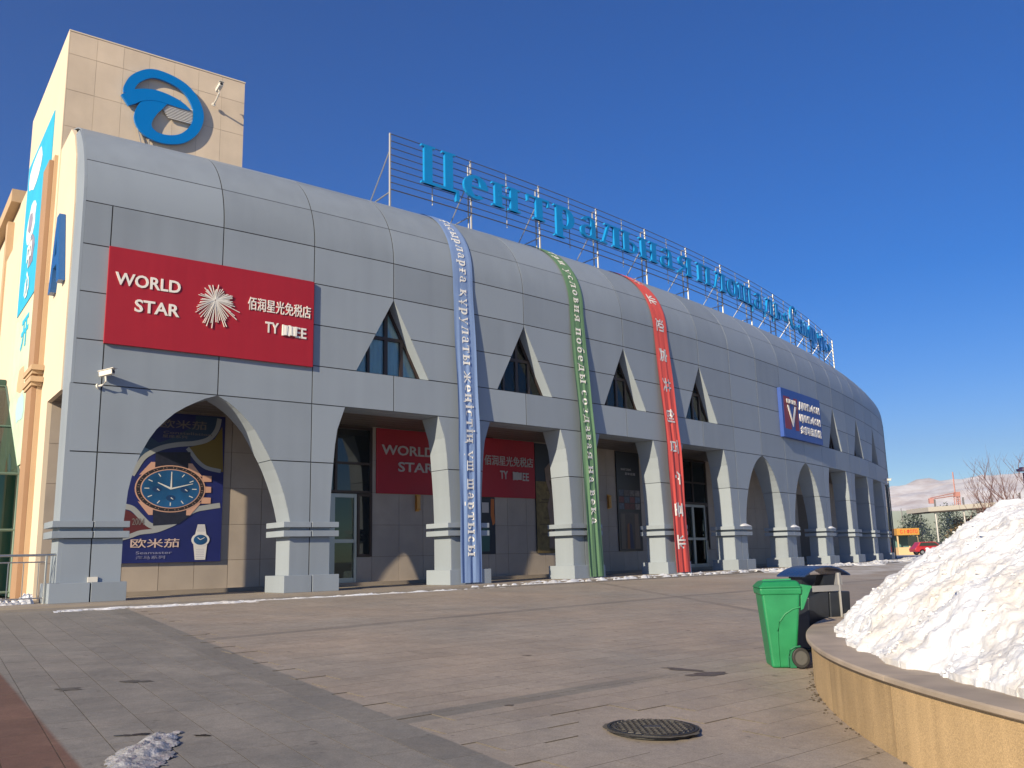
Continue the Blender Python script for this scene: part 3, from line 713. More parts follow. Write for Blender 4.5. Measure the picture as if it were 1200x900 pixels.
# pointed windows
rc = random.Random(5)
for c in TRI:
    rwn = R - .47
    mb = MB(); mb.cylprism([(c - .477, 6.83), (c + .477, 6.83), (c, 9.38)], rwn - .02, rwn - .01); w_ = mb.build('pointed_window', GLASS, bld)
    mb = MB()
    def bar(pts, r0=rwn - .03, r1=rwn + .04): mb.cylprism(pts, r0, r1)
    for q, wd in ((-.01, .022), (.20, .02), (-.24, .016)):
        zt = 9.3 - abs(q) * 5.2
        if q == .20 or q == -.24: zt = 8.1
        bar([(c + q - wd, 6.84), (c + q + wd, 6.84), (c + q + wd, zt), (c + q - wd, zt)])
    bar([(c - .235, 8.08), (c + .235, 8.08), (c + .22, 8.19), (c - .22, 8.19)], rwn - .028, rwn + .045)
    for sg in (-1, 1): bar([(c + sg * .476, 6.84), (c + sg * .44, 6.84), (c, 9.2), (c, 9.37)], rwn - .029, rwn + .03)
    bar([(c - .45, 6.835), (c + .45, 6.835), (c + .44, 6.90), (c - .44, 6.90)], rwn - .027, rwn + .035)
    mb.build('window_frame', FRAME, w_)
    if c < 12:
        for a, b in ((-.42, -.02), (.03, .42)):
            mb = MB(); nn = 16; vs = []
            for i in range(nn + 1):
                q = a + (b - a) * i / nn; rr = rwn - .075 + .02 * sin(i * 2.1 + c)
                vs += [P(c + q, rr, 6.8), P(c + q, rr, 6.8 + max(.05, 2.5 * (1 - abs(q) / .477)))]
            mb.add(vs, [(2 * i, 2 * i + 2, 2 * i + 3, 2 * i + 1) for i in range(nn)]); mb.build('curtain', CURT, w_, smooth=True)
    else:
        mb = MB(); mb.cylprism([(c - .46, 6.83), (c + .46, 6.83), (c, 9.3)], rwn - .12, rwn - .1); mb.build('blind', mat('dark_blind', (.06, .06, .065), .9), w_)
# far end: dark glass return
mb = MB()
for a, b in ((kend + .01, 21.85), (21.86, 22.4)):
    pts = []
    for i in range(13):
        s = 11.2 * i / 12; r, z = prof(s); pts.append((r - .25 - (a - kend) * .4, z))
    vs = [P(q, r, z) for r, z in pts for q in (a, b)]
    mb.add(vs, [(2 * i, 2 * i + 1, 2 * i + 3, 2 * i + 2) for i in range(12)])
mb.build('end_glazing', mat('end_glass', (.03, .05, .065), .15, .1, spec=.8), bld, smooth=True)
mb = MB()
for q in (kend + .03, 21.86, 22.4):
    mb.tube([P(q, prof(s)[0] - .22, prof(s)[1]) for s in (0, 5, 10.6, 11.2, 11.8)], .05, 5)
mb.build('end_mullions', mat('mullion_paint', (.08, .10, .12), .4, .4), bld)
mb = MB(); mb.radprism([(105, 0), (R - .5, 0), (R - .5, 10.6), (R - 1.6, 12.9), (R - 3.6, 13.9), (105, 13.9)], 22.3, 22.35); mb.build('end_wall', CREAM, bld)
mb = MB(); mb.block(-.28, 22.3, 104.6, 105, 0, 13.9); mb.build('rear_wall', CREAM, bld)
# left gable: cream wall with grey return
mb = MB()
mb.radprism([(132.6, 0), (132.6, 5.60), (134.75, 5.60), (134.72, 11.0), (134.45, 12.5), (133.95, 13.35), (133.35, 13.80), (124.0, 13.80), (105, 13.8), (105, 0)], -0.33, -0.285)
mb.build('gable_wall', CREAM, bld)
mb = MB(); g2 = [(R - .005, 5.61)]
g2 += [(prof(10.66 + 5.66 * i / 14)[0], prof(10.66 + 5.66 * i / 14)[1]) for i in range(0, 9)]
g2 += [(133.98, 13.38), (134.47, 12.52), (134.74, 11.02), (134.76, 5.61)]
mb.radprism(g2, -0.318, -0.294); mb.build('gable_return', GREY, bld)
mb = MB(); mb.block(-.325, -.285, R - .95, R - .002, 0.49, 5.6); mb.build('corner_return', GREY, bld)

# ------------------------------------------------------------------ stair tower
tw = empty('stair_tower', P(.7, 131.7, 0), 'square cream stone tower with a blue ring emblem behind the grey roof', 'tower')
TK0, TK1, TR0, TR1, TZ = -0.335, 1.715, 124.24, 131.7, 17.94
mb = MB(); mb.hexa([P(TK0 + .01, TR1 - .010, 0), P(TK1, TR1 - .010, 0), P(TK1, TR0, 0), P(TK0 + .01, TR0, 0)], [P(TK0 + .01, TR1 - .010, TZ - .02), P(TK1, TR1 - .010, TZ - .02), P(TK1, TR0, TZ - .02), P(TK0 + .01, TR0, TZ - .02)])
mb.build('tower_core', mat('tower_joint', (.34, .29, .22), .9), tw)
mb = MB(); mb.radprism([(TR0, 9.5), (TR1, 9.5), (TR1, TZ), (TR0, TZ)], TK0 - .006, TK0 + .004); mb.build('side_wall', CREAM, tw)
tk = [TK0 + .005 + (TK1 - TK0 - .005) * i / 7 for i in range(8)]
tz = [12.2, 13.4, 14.65, 15.9, 17.15, TZ]
def straight(kA):    # flat face of the tower: point on the chord
    return kA
cA, cB = P(TK0, TR1), P(TK1, TR1)
for a, b in zip(tk, tk[1:]):
    for z0, z1 in zip(tz, tz[1:]):
        if z1 - z0 < .3: z0_, z1_ = z0, z1
        fa, fb = (a - TK0) / (TK1 - TK0), (b - TK0) / (TK1 - TK0)
        A = cA.lerp(cB, fa + .0007); B = cA.lerp(cB, fb - .0007); nrm = Vector((cB.y - cA.y, -(cB.x - cA.x), 0)).normalized()
        j = rp.uniform(-.003, .003); mb = MB()
        zt_ = z1 - .006
        bk = lambda q, z: Vector((q.x, q.y, z)) - nrm * .03
        ft = lambda q, z: Vector((q.x, q.y, z)) + nrm * j
        mb.hexa([ft(A, z0 + .006), ft(B, z0 + .006), bk(B, z0 + .006), bk(A, z0 + .006)], [ft(A, zt_), ft(B, zt_), bk(B, zt_), bk(A, zt_)])
        mb.build('stone_slab', STONE, tw)
mb = MB(); mb.hexa([P(TK0 - .006, TR1 + .02, TZ), P(TK1 + .004, TR1 + .02, TZ), P(TK1 + .004, TR0, TZ), P(TK0 - .006, TR0, TZ)], [P(TK0 - .006, TR1 + .02, TZ + .04), P(TK1 + .004, TR1 + .02, TZ + .04), P(TK1 + .004, TR0, TZ + .04), P(TK0 - .006, TR0, TZ + .04)])
mb.build('coping', CREAM, tw)
# louvre seen through the ring
fc = frame_at(.74, 131.75, 15.95)
mb = MB()
for i in range(10):
    y = .34 - i * .055; x0 = -.25 + i * .04; x1 = .92; y2 = y + .02
    mb.hexa([fc @ Vector((x0, y - .020, 0)), fc @ Vector((x1, y - .02, 0)), fc @ Vector((x1, y2, 0)), fc @ Vector((x0, y2, 0))], [fc @ Vector((x0, y - .02, .05)), fc @ Vector((x1, y - .02, .05)), fc @ Vector((x1, y2, .02)), fc @ Vector((x0, y2, .02))])
vb = mb.build('vent_louvre', mat('white_louvre', (.62, .62, .62), .5), tw); vb['kind'] = 'stuff'
# pilaster down the left wall, with its two mouldings
pl = empty('wall_pilaster', P(-.38, 131.2, 0), 'tall tan pilaster with two stone mouldings on the sunlit left wall', 'pilaster')
mb = MB(); mb.block(-.378, -.331, 130.6, 131.4, 0, 13.72); mb.build('shaft', TAN, pl)
mb = MB(); mb.block(-.425, -.380, 130.2, 131.33, 0, 13.55); mb.build('inner_shaft', BROWNR, pl)
for z0 in (6.36, 6.72):
    mb = MB(); mb.block(-.455, -.335, 129.9, 131.62, z0, z0 + .16); mb.block(-.44, -.3352, 130.0, 131.5, z0 - .10, z0 - .003); mb.build('moulding', TAN, pl)
# rear wing
rw_ = empty('rear_wing', P(-.2, 120, 0), 'tan rear wing with an overhanging flat cornice at the left edge', 'building')
mb = MB(); mb.block(-.26, 1.5, 60, 122.5, 0, 15.9); mb.build('wall', CREAM, rw_)
mb = MB(); mb.block(-.36, -.262, 118.4, 119.0, 0, 15.6); mb.build('pilaster', TAN, rw_)
mb = MB(); mb.block(-.40, 1.4, 60, 120.6, 15.95, 16.5); mb.build('cornice', TAN, rw_)
for q in (112, 104, 96):
    mb = MB(); mb.block(-.36, -.262, q, q + .7, 0, 15.6); mb.build('pilaster', TAN, rw_)
mb = MB(); mb.block(-.33, -.262, 60, 118.3, 11.6, 12.2); mb.build('string_course', TAN, rw_)
# green glass lean-to
gh = empty('glass_lean_to', P(-.4, 128.2, 0), 'green glass lean-to against the left wall behind the railing', 'porch')
kk0, kk1 = -3.2, -.34
mb = MB()
mb.add([P(kk0, 128.2, 0), P(kk1, 128.2, 0), P(kk1, 128.2, 3.9), P(kk0, 128.2, 3.9)], [(0, 1, 2, 3)])
mb.build('front_pane', GREENGL, gh)
mb = MB(); mb.add([P(kk0, 128.2, 3.9), P(kk1, 128.2, 3.9), P(kk1, 122.8, 7.7), P(kk0, 122.8, 7.7)], [(0, 1, 2, 3)]); mb.build('roof_pane', GREENGL, gh)
mb = MB()
for i in range(7):
    k_ = kk1 - (kk1 - kk0) * i / 6
    mb.tube([P(k_, 128.2, 0), P(k_, 128.2, 3.9), P(k_, 122.8, 7.7)], .05, 5)
for r, z in ((128.2, .15), (128.2, 2.1), (128.2, 3.9), (125.5, 5.8), (122.8, 7.7)): mb.tube([P(kk0, r, z), P((kk0 + kk1) / 2, r, z), P(kk1, r, z)], .045, 5)
mb.build('glazing_bars', mat('green_grey_frame', (.12, .18, .15), .5, .3), gh)
mb = MB(); mb.block(kk0, kk1, 120.5, 122.6, 0, 8.0); mb.build('rear_wall', mat('dark_green_interior', (.035, .08, .065), .8, var=.5, scale=.5), gh)

# ================================================================== SIGNS
# emblem on the tower: an open ring with two feathers
FE = frame_at(.74, 131.72, 15.95)
OFF = .012
lg = empty('ring_emblem', P(.74, 131.8, 15.95), 'blue open ring emblem with two swooping blades on the cream tower face', 'emblem')
def ribbon(pts, widths, d0, d1, name, n=10):
    """smooth band: centreline points and widths, extruded towards the viewer"""
    cp = [Vector((x, y)) for x, y in pts]; C = []
    for i in range(len(cp) - 1):
        p0 = cp[max(i - 1, 0)]; p1 = cp[i]; p2 = cp[i + 1]; p3 = cp[min(i + 2, len(cp) - 1)]
        for j in range(n):
            t = j / n
            C.append((0.5 * ((2 * p1) + (p2 - p0) * t + (2 * p0 - 5 * p1 + 4 * p2 - p3) * t * t + (3 * p1 - p0 - 3 * p2 + p3) * t ** 3), widths[i] + (widths[i + 1] - widths[i]) * t))
    C.append((cp[-1], widths[-1])); lo, hi = [], []
    for i, (c, wd) in enumerate(C):
        d = (C[min(i + 1, len(C) - 1)][0] - C[max(i - 1, 0)][0]).normalized(); nn = Vector((-d.y, d.x)); lo.append(c - nn * wd / 2); hi.append(c + nn * wd / 2)
    m_ = len(C); vs = [FE @ Vector((q.x, q.y, z)) for z in (d1, d0) for ls in (lo, hi) for q in ls]; fs = []
    for i in range(m_ - 1):
        fs += [(i, i + 1, m_ + i + 1, m_ + i), (2 * m_ + i + 1, 2 * m_ + i, 3 * m_ + i, 3 * m_ + i + 1), (i + 1, i, 2 * m_ + i, 2 * m_ + i + 1), (m_ + i, m_ + i + 1, 3 * m_ + i + 1, 3 * m_ + i)]
    fs += [(0, m_, 3 * m_, 2 * m_), (m_ - 1, 3 * m_ - 1, 4 * m_ - 1, 2 * m_ - 1)]
    mb = MB(); mb.add(vs, fs); return mb.build(name, LOGOB, lg)
ribbon([(-1.21, .30), (-1.19, .49), (-1.0, .89), (-.52, 1.24), (.05, 1.25), (.6, 1.06), (.95, .69), (1.12, .18), (.99, -.36), (.64, -.78), (.19, -.97), (-.25, -.98), (-.57, -.81), (-.69, -.49), (-.57, -.1), (-.27, .24), (.08, .51)],
       [.28, .33, .32, .31, .31, .32, .34, .35, .34, .32, .31, .33, .44, .58, .62, .50, .2], OFF, OFF + .09, 'ring')
ribbon([(-1.30, .02), (-1.10, .17), (-.83, .35), (-.4, .48), (.04, .47), (.46, .40), (.80, .30)], [.40, .44, .42, .39, .36, .27, .04], OFF - .01, OFF + .098, 'blade')
mb = MB()
for x, y in ((-.7, -.3), (.5, .6), (.6, -.7), (-.3, -.9)):
    mb.tube([FE @ Vector((x, y, 0)), FE @ Vector((x, y, OFF + .02))], .02, 5)
mb.tube([FE @ Vector((-.84, -.8, OFF)), FE @ Vector((-.6, -1.75, .1))], .025, 5); mb.tube([FE @ Vector((-.46, -1.0, OFF)), FE @ Vector((-.44, -1.8, .1))], .025, 5)
mb.build('bracket', GALV, lg)

# rooftop sign
rs = empty('rooftop_sign', P(11, 133.2, 13.9), 'long blue cyrillic rooftop sign on a steel lattice above the grey roof', 'sign')
RSg = 133.2
pole_k = [3.54 + 1.379 * i for i in range(13)]
def roofz(r): return 10.66 + 3.4 * sqrt(max(0, 1 - (1 - (R - r) / 3.8) ** 2)) if r > R - 3.8 else 14.05
for i, k_ in enumerate(pole_k):
    mb = MB(); mb.tube([P(k_, RSg, roofz(RSg) - .05), P(k_, RSg, 16.95)], .045, 6); mb.tube([P(k_ + .05, RSg - .35, roofz(RSg - .35) - .05), P(k_ + .05, RSg - .35, 16.85)], .035, 5) if i else None
    for z in (14.5, 15.3, 16.1, 16.8):
        if i: mb.tube([P(k_, RSg, z), P(k_ + .05, RSg - .35, z + .1)], .02, 4)
    mb.build('post', GALV, rs)
    mb = MB(); mb.tube([P(k_, RSg - .05, 16.2), P(k_ - .02, RSg - 1.7, 14.1)], .025, 5); mb.tube([P(k_, RSg, 14.55), P(k_ - .02, RSg - 1.45, 14.42)], .028, 5); mb.build('brace', GALV, rs)
for i in range(12):
    k_ = pole_k[i] + .69; mb = MB(); mb.tube([P(k_, RSg, 14.5), P(k_, RSg, 16.92)], .022, 5); mb.build('stud', GALV, rs)
for i in range(9):
    z = 14.65 + i * (16.9 - 14.65) / 8
    mb = MB(); mb.tube([P(pole_k[0] + (pole_k[-1] - pole_k[0]) * j / 48, RSg + .05, z) for j in range(49)], .018 if i else .024, 5); mb.build('rail', RAILM, rs)
lets = [('Ц', 4.33), ('е', 4.96), ('н', 5.55), ('т', 6.22), ('р', 6.81), ('а', 7.4), ('л', 7.96), ('ь', 8.50), ('н', 9.05), ('а', 9.64), ('я', 10.25), ('п', 10.97), ('л', 11.60), ('о', 12.18), ('щ', 12.80), ('а', 13.47), ('д', 14.06), ('ь', 14.64), ('«', 15.15), ('С', 15.72), ('а', 16.3), ('м', 16.87), ('р', 17.48), ('у', 18.04), ('к', 18.61), ('»', 19.14)]
for ch, k_ in lets:
    sc = 1.62; adv = GL[ch][1]; sy = sc if ch in 'ЦС' else 1.58
    sxx = 2.15 if ch not in 'ЦС' else 1.95
    m = frame_at(k_, RSg + .12, 15.22) @ Matrix.Diagonal((sxx, sy, 1, 1)) @ Matrix.Translation((-adv / 2, 0, 0))
    mb = MB(); glyph_mb(ch, mb, m, .12); mb.build('letter', SIGNB, rs)

# red shop sign on the front (and its sister in the arcade)
def red_sign(name, k0, k1, z0, z1, r, label, red, white, proud, defaced):
    e = empty(name, P((k0 + k1) / 2, r, z0), label, 'sign')
    mb = MB(); nseg = 4
    mb.block(k0, k1, r + .01, r + proud, z0, z1, seg=nseg); mb.build('sign_board', red, e)
    rf = r + proud + .003
    W = (k1 - k0); H = z1 - z0
    def at(fx, fy): return frame_at(k0 + W * fx, rf, z0 + H * fy)
    place_text('lettering', 'WORLD', at(.175, .675), white, e, extrude=.018, offset=.018, fit=(W * 2.92 * .29, .36))
    place_text('lettering', 'STAR', at(.22, .42), white, e, extrude=.018, offset=.018, fit=(W * 2.92 * .20, .36))
    place_text('lettering', '佰润星光免税店', at(.815, .625), white, e, extrude=.018, offset=.004, fit=(W * 2.92 * .335, .40))
    place_text('lettering', 'TY', at(.775, .385), white, e, extrude=.018, offset=.018, fit=(.42, .33))
    place_text('lettering', 'EE', at(.93, .37), white, e, extrude=.018, offset=.018, fit=(.36, .33))
    mb = MB(); rr = random.Random(2)
    m = at(.865, .375)
    for i in range(9):
        x = -.20 + i * .05; h = .15 + rr.uniform(-.02, .02)
        mb.hexa(*[[m @ Vector((x + dx + (.02 if q else 0) * rr.uniform(-1, 1), dy * h, .01 + .006 * (i % 3) + q * .035)) for dx, dy in ((-.03, -1), (.03, -1), (.035, 1), (-.025, 1))] for q in (0, 1)])
    mb.build('painted_over_letters', white, e)
    mb = MB(); rr = random.Random(11); m = at(.485, .56); i = 0
    while i < 60:
        a = 2 * pi * i / 54 + rr.uniform(-.04, .04); ln = rr.uniform(.42, .66) * (1.15 if sin(a) < -.2 else .88); i += 1
        d = Vector((cos(a), sin(a))); nn = Vector((-d.y, d.x)) * .0095
        z_ = .006 + rr.uniform(0, .014)
        c_ = Vector((0, .10)); d0_ = d * .02; q = [c_ + d0_ - nn * .5, c_ * 0 + d * ln - nn, c_ * 0 + d * ln + nn, c_ + d0_ + nn * .5]
        mb.hexa([m @ Vector((p_.x, p_.y, z_)) for p_ in q], [m @ Vector((p_.x, p_.y, z_ + .02)) for p_ in q])
    b_ = mb.build('starburst', white, e); b_['kind'] = 'stuff'
    return e
red_sign('shop_sign', -.07, 1.985, 6.74, 9.46, R, 'large red shop sign with white star burst fixed on the grey front', RED, WHITE, .10, True)
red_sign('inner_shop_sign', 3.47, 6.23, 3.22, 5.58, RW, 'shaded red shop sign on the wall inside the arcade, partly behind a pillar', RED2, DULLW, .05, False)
# blue sign far along
e = empty('blue_shop_sign', P(12.87, R, 6.8), 'blue sign with a white V on a dark red square above the far arches', 'sign')
mb = MB(); mb.block(11.86, 13.9, R + .01, R + .22, 6.79, 9.44, seg=4); mb.build('sign_board', BLUES, e)
mb = MB(); mb.block(11.95, 12.62, R + .222, R - .15, 7.25, 9.03); mb.build('red_square', mat('wine_red_sheet', (.22, .012, .03), .5), e)
place_text('lettering', 'V', frame_at(12.30, R + .252, 7.98), WHITE, e, extrude=.01, fit=(1.25, 1.15))
place_text('lettering', 'КОРОНА', frame_at(12.30, R + .252, 8.78), WHITE, e, extrude=.01, offset=.02, fit=(1.35, .24))
place_text('lettering', 'ДИНЪФЭН', frame_at(13.25, R + .226, 8.72), WHITE, e, extrude=.02, offset=.02, fit=(3.3, .50))
place_text('lettering', 'ЦИНЪФЭН', frame_at(13.25, R + .226, 8.02), WHITE, e, extrude=.02, offset=.02, fit=(3.3, .50))
place_text('lettering', '金孝和温泉馆', frame_at(13.25, R + .226, 7.38), WHITE, e, extrude=.02, offset=.02, fit=(3.3, .46))
# letter A on the gable wall
def gframe(r, z, k=-.3305):
    t = th(k); Z = Vector((sin(t), -cos(t), 0)); Y = Vector((0, 0, 1)); X = Vector((cos(t), sin(t), 0))
    m = Matrix((X, Y, Z)).transposed().to_4x4(); m.translation = P(k, r, z); return m
eA = empty('letter_sign', P(-.34, 133, 8.6), 'big blue letter A standing off the sunlit left wall', 'letter')
mA = gframe(133.25, 9.95)
mb = MB()
for sg in (-1, 1):
    q = [(sg * .62 - .2 * (1), -1.05), (sg * .62 + .2, -1.05), (.2 if sg > 0 else .16, 1.1), (-.2 if sg < 0 else -.16, 1.1)]
    q = [(sg * .72 - .2, -1.1), (sg * .72 + .2, -1.1), (.22 + (0 if sg > 0 else -.03), 1.1), (-.22 + (0 if sg < 0 else .03), 1.1)]
    mb.hexa([mA @ Vector((x, y, .0 + .01 * (sg > 0))) for x, y in q], [mA @ Vector((x * 1.0, y, .17 + .004 * sg)) for x, y in q])
mb.hexa([mA @ Vector((x, y, .02)) for x, y in ((-.5, -.45), (.5, -.45), (.4, -.12), (-.4, -.12))], [mA @ Vector((x, y, .165)) for x, y in ((-.5, -.45), (.5, -.45), (.4, -.12), (-.4, -.12))])
mb.build('letter_body', mat('deep_blue_letter', (.01, .10, .33), .4, coat=.2), eA)
# hangings on the tower's left face
CY1 = mat('cyan_banner_print', (.03, .42, .68), .6, var=.15, scale=2, streak=.5); CY2 = mat('pale_mint_print', (.50, .66, .50), .7, var=.12, scale=1.5)
PW = mat('pale_print', (.68, .74, .76), .7); PD = mat('dusky_print', (.25, .25, .36), .7, var=.3, scale=4)
def wall_print(name, label, r0, r1, z0, z1, m_, k=-.3425):
    e = empty(name, P(k, (r0 + r1) / 2, z0), label, 'banner')
    mb = MB(); mb.radprism([(r0, z0), (r1, z0), (r1, z1), (r0, z1)], k - .008, k); mb.build('printed_sheet', m_, e)
    return e, k - .0095
e, kf = wall_print('wall_banner', 'long cyan printed banner hanging on the sunlit side of the tower', 124.5, 130.0, 10.0, 15.9, CY1)
rr = random.Random(4)
def blob(cx_, cz_, a_, b_, m_, name, n=14, dk=0.0):
    mb = MB(); n_ = n; pts = []
    for i in range(n_):
        t = 2 * pi * i / n_; q = 1 + rr.uniform(-.18, .18); pts.append((cx_ + a_ * q * cos(t), cz_ + b_ * q * sin(t)))
    mb.radprism(pts, kf - dk - .002, kf - dk); return mb.build(name, m_, e)
blob(126.6, 15.1, 1.5, .7, PW, 'pale_patch'); blob(126.4, 13.1, 1.0, .7, PW, 'pale_patch'); blob(126.3, 13.15, .5, .35, PD, 'dark_patch', dk=.003)
blob(127.0, 11.9, .7, .6, PD, 'dark_patch')
place_text('lettering', '中', gframe(126.6, 11.9, kf - .005), PW, e, extrude=.004, offset=.03, fit=(1.1, 1.1))
place_text('lettering', '心', gframe(126.6, 10.75, kf - .005), PW, e, extrude=.004, offset=.03, fit=(1.1, 1.0))
e, kf = wall_print('mint_banner', 'pale mint printed banner low on the left wall below the cyan one', 124.5, 129.15, 4.2, 9.75, CY2)
place_text('lettering', '开', gframe(127.0, 8.9, kf - .002), CY1, e, extrude=.004, offset=.03, fit=(1.6, 1.1))
blob(127.0, 7.2, .8, .5, mat('peach_print', (.65, .40, .25), .7), 'peach_patch'); blob(127.4, 6.2, .9, .5, mat('sky_print', (.40, .62, .68), .7), 'blue_patch')

# draped banners
def draped(name, label, kfun, wk, col, col_top, txt, cjk, s_text, sz, step_s):
    m = mat(name + '_cloth', col, .75, var=.10, scale=3.0, streak=.7, bump=.1, bscale=90)
    e = empty(name, P(kfun(0), R + .3, .1), label, 'banner', 'long cloth banners hung from the roof')
    S1 = 10.66 + 4.3; nl, nw = 150, 18
    def surf(s, f, lift=0.0):
        r, z = prof(max(s, .05)); d = 1e-2
        ra, za = prof(s + d); rb, zb = prof(max(s - d, 0)); n = Vector((za - zb, -(ra - rb))).normalized() if s > .02 else Vector((1, 0))
        loose = min(1, max(0, (10.4 - s) / 5.0)); lo = .04 + .24 * loose
        amp = .003 + .013 * loose
        rip = amp * (sin(f * 17 + s * .35 + 1) + .6 * sin(f * 31 - s * .6) + .35 * sin(f * 9 + s * 1.1))
        h = lo + rip + lift
        kk_ = kfun(s) + (f - .5) * wk * (1 + .03 * sin(s * 1.7))
        return P(kk_, r + n.x * h, z + n.y * h)
    vs = [surf(.05 + (S1 - .05) * i / nl, j / nw) for i in range(nl + 1) for j in range(nw + 1)]
    fs = [(i * (nw + 1) + j, i * (nw + 1) + j + 1, (i + 1) * (nw + 1) + j + 1, (i + 1) * (nw + 1) + j) for i in range(nl) for j in range(nw)]
    mb = MB(); mb.add(vs, fs); o = mb.build('cloth', m, e, smooth=True)
    # lettering runs downwards, turned a quarter
    s = s_text; white = mat('banner_white_print', (.74, .74, .72), .7)
    for ch in txt:
        if ch == ' ': s -= sz * .45; continue
        if cjk:
            me = text_mesh(ch, 1.0, 0.0, .02); xs = [v.co.x for v in me.vertices]; ys = [v.co.y for v in me.vertices]
            x0, y0 = (min(xs) + max(xs)) / 2, (min(ys) + max(ys)) / 2
            for v in me.vertices:      # x runs down the cloth, y to the right
                q = surf(s - (v.co.x - x0) * sz, .5 + (v.co.y - y0) * sz / (wk * 2.92), .012); v.co = q
            me.materials.clear(); me.materials.append(white); link('lettering', me, e); s -= step_s
        else:
            g = MB(); adv = glyph_mb(ch, g, Matrix.Identity(4), .004)
            g.v = [tuple(surf(s - x * sz, .5 + (y - .33) * sz / (wk * 2.92), .010 + z)) for x, y, z in g.v]
            g.build('lettering', white, e); s -= (adv + .05) * sz * step_s
    return e
draped('blue_banner', 'blue cloth banner with white cyrillic lettering hanging left of the others', lambda s: 3.99 if s < 11 else 3.99 + (s - 11) * .02, .31, (.19, .29, .52), None, 'Ғасырларға құрулаты жеңістің үш шартысы', False, 13.9, .40, 1.13)
draped('green_banner', 'green cloth banner with white cyrillic lettering in the middle', lambda s: 6.0 + max(0, 9 - s) * .012, .285, (.12, .24, .13), None, 'Три условия победы создавая на века', False, 13.9, .40, 1.21)
draped('red_banner', 'red cloth banner with white chinese characters hanging right of the others', lambda s: 7.93 + max(0, 11 - s) * .012, .36, (.72, .10, .085), None, '开业迎宾共创百年基业', True, 13.55, .64, 1.36)

# ------------------------------------------------------------------ posters in the arcade
def poster(name, label, k0, k1, z0, z1, m_, dep=.12):
    e = empty(name, P((k0 + k1) / 2, RW, z0), label, 'poster')
    mb = MB(); mb.block(k0, k1, RW + .006, RW + dep, z0, z1); mb.build('poster_board', m_, e); return e
def flat(e, name, pts, k0, z0, r, m_, t_=.003):
    """pts in metres along the wall from k0 and up from z0"""
    mb = MB(); mb.cylprism([(k0 + x / (DT * RW), z0 + y) for x, y in pts], r, r + t_); return mb.build(name, m_, e)
e = poster('watch_poster', 'tall blue watch advertisement poster inside the first pointed arch', .06, 1.49, .95, 5.52, mat('poster_blue', (.010, .016, .115), .45, var=.25, scale=.8), .10)
KW, ZW = .06, .95; WPX = 1.43 * DT * RW; rb_ = RW + .102
grad = mat('dial_blue', (.01, .08, .22), .3, var=.5, scale=1.2); ROSE = mat('rose_gold_print', (.62, .36, .26), .35, .2); WHP = mat('white_print', (.62, .62, .62), .5)
STRAP = mat('strap_print', (.012, .014, .03), .5, var=.4, scale=8); YEL = mat('ochre_print', (.17, .12, .025), .6); MAR = mat('maroon_print', (.09, .015, .02), .6); SLT = mat('slate_blue_print', (.02, .05, .11), .5)
def wave(y0, amp, th_, ph, x0=0, x1=None, sl=0.0, n=24):
    x1 = x1 or WPX; up_, dn = [], []
    for i in range(n + 1):
        x = x0 + (x1 - x0) * i / n; y = y0 + amp * sin(2 * pi * x / WPX * .9 + ph) + sl * x; up_.append((x, y + th_ / 2)); dn.append((x, y - th_ / 2))
    return up_ + dn[::-1]
def pel(cx_, cy_, a_, b_, r, m_, name, n=40, par=None): return flat(par or e, name, [(cx_ + a_ * cos(2 * pi * i / n), cy_ + b_ * sin(2 * pi * i / n)) for i in range(n)], KW, ZW, r, m_)
def band(name, pts, wd, r, m_):
    cp = [Vector(p) for p in pts]; C = []
    for i in range(len(cp) - 1):
        p0 = cp[max(i - 1, 0)]; p1 = cp[i]; p2 = cp[i + 1]; p3 = cp[min(i + 2, len(cp) - 1)]
        for j in range(5):
            t = j / 5; C.append(0.5 * ((2 * p1) + (p2 - p0) * t + (2 * p0 - 5 * p1 + 4 * p2 - p3) * t * t + (3 * p1 - p0 - 3 * p2 + p3) * t ** 3))
    C.append(cp[-1]); mb = MB(); sd = []
    for i, c in enumerate(C):
        d = (C[min(i + 1, len(C) - 1)] - C[max(i - 1, 0)]).normalized(); nn = Vector((-d.y, d.x)) * wd / 2; sd.append((c + nn, c - nn))
    vs = [P(KW + q.x / (DT * RW), r, ZW + q.y) for pr_2 in sd for q in pr_2]
    mb.add(vs, [(2 * i + 1, 2 * i + 3, 2 * i + 2, 2 * i) for i in range(len(C) - 1)]); return mb.build(name, m_, e)
flat(e, 'upper_field', [(1.5, 3.1), (1.8, 3.3), (2.17, 3.49), (2.64, 3.6), (3.13, 3.67), (3.55, 3.82), (3.8, 4.13), (3.9, 4.55), (0.1, 4.55), (.1, 3.0)], KW, ZW, rb_, SLT)
flat(e, 'ochre_field', [(2.96, 3.53), (3.34, 3.66), (3.74, 3.83), (3.98, 4.25), (WPX - .02, 2.79), (3.59, 2.88), (3.3, 3.12)], KW, ZW, rb_ + .004, YEL)
flat(e, 'maroon_field', [(.9, 1.65), (1.3, 1.52), (1.6, 1.3), (1.95, 1.0), (1.37, .85), (.9, .8)], KW, ZW, rb_ + .004, MAR)
GRW = mat('silver_print', (.30, .32, .34), .4)
band('ribbon', [(1.3, 2.6), (1.4, 2.79), (1.58, 3.11), (1.8, 3.3), (2.17, 3.49), (2.64, 3.6), (3.13, 3.67), (3.55, 3.82), (3.8, 4.13), (3.88, 4.5)], .15, rb_ + .008, GRW)
band('ribbon', [(1.0, 1.70), (1.14, 1.67), (1.37, 1.6), (1.61, 1.37), (1.88, 1.12), (2.18, 1.07), (2.51, 1.14), (2.88, 1.38), (3.22, 1.59), (3.57, 1.67), (4.0, 1.74)], .16, rb_ + .0085, GRW)
band('ribbon', [(1.0, .70), (1.35, .80), (1.63, .9), (2.09, .96), (2.5, 1.12)], .13, rb_ + .0095, GRW)
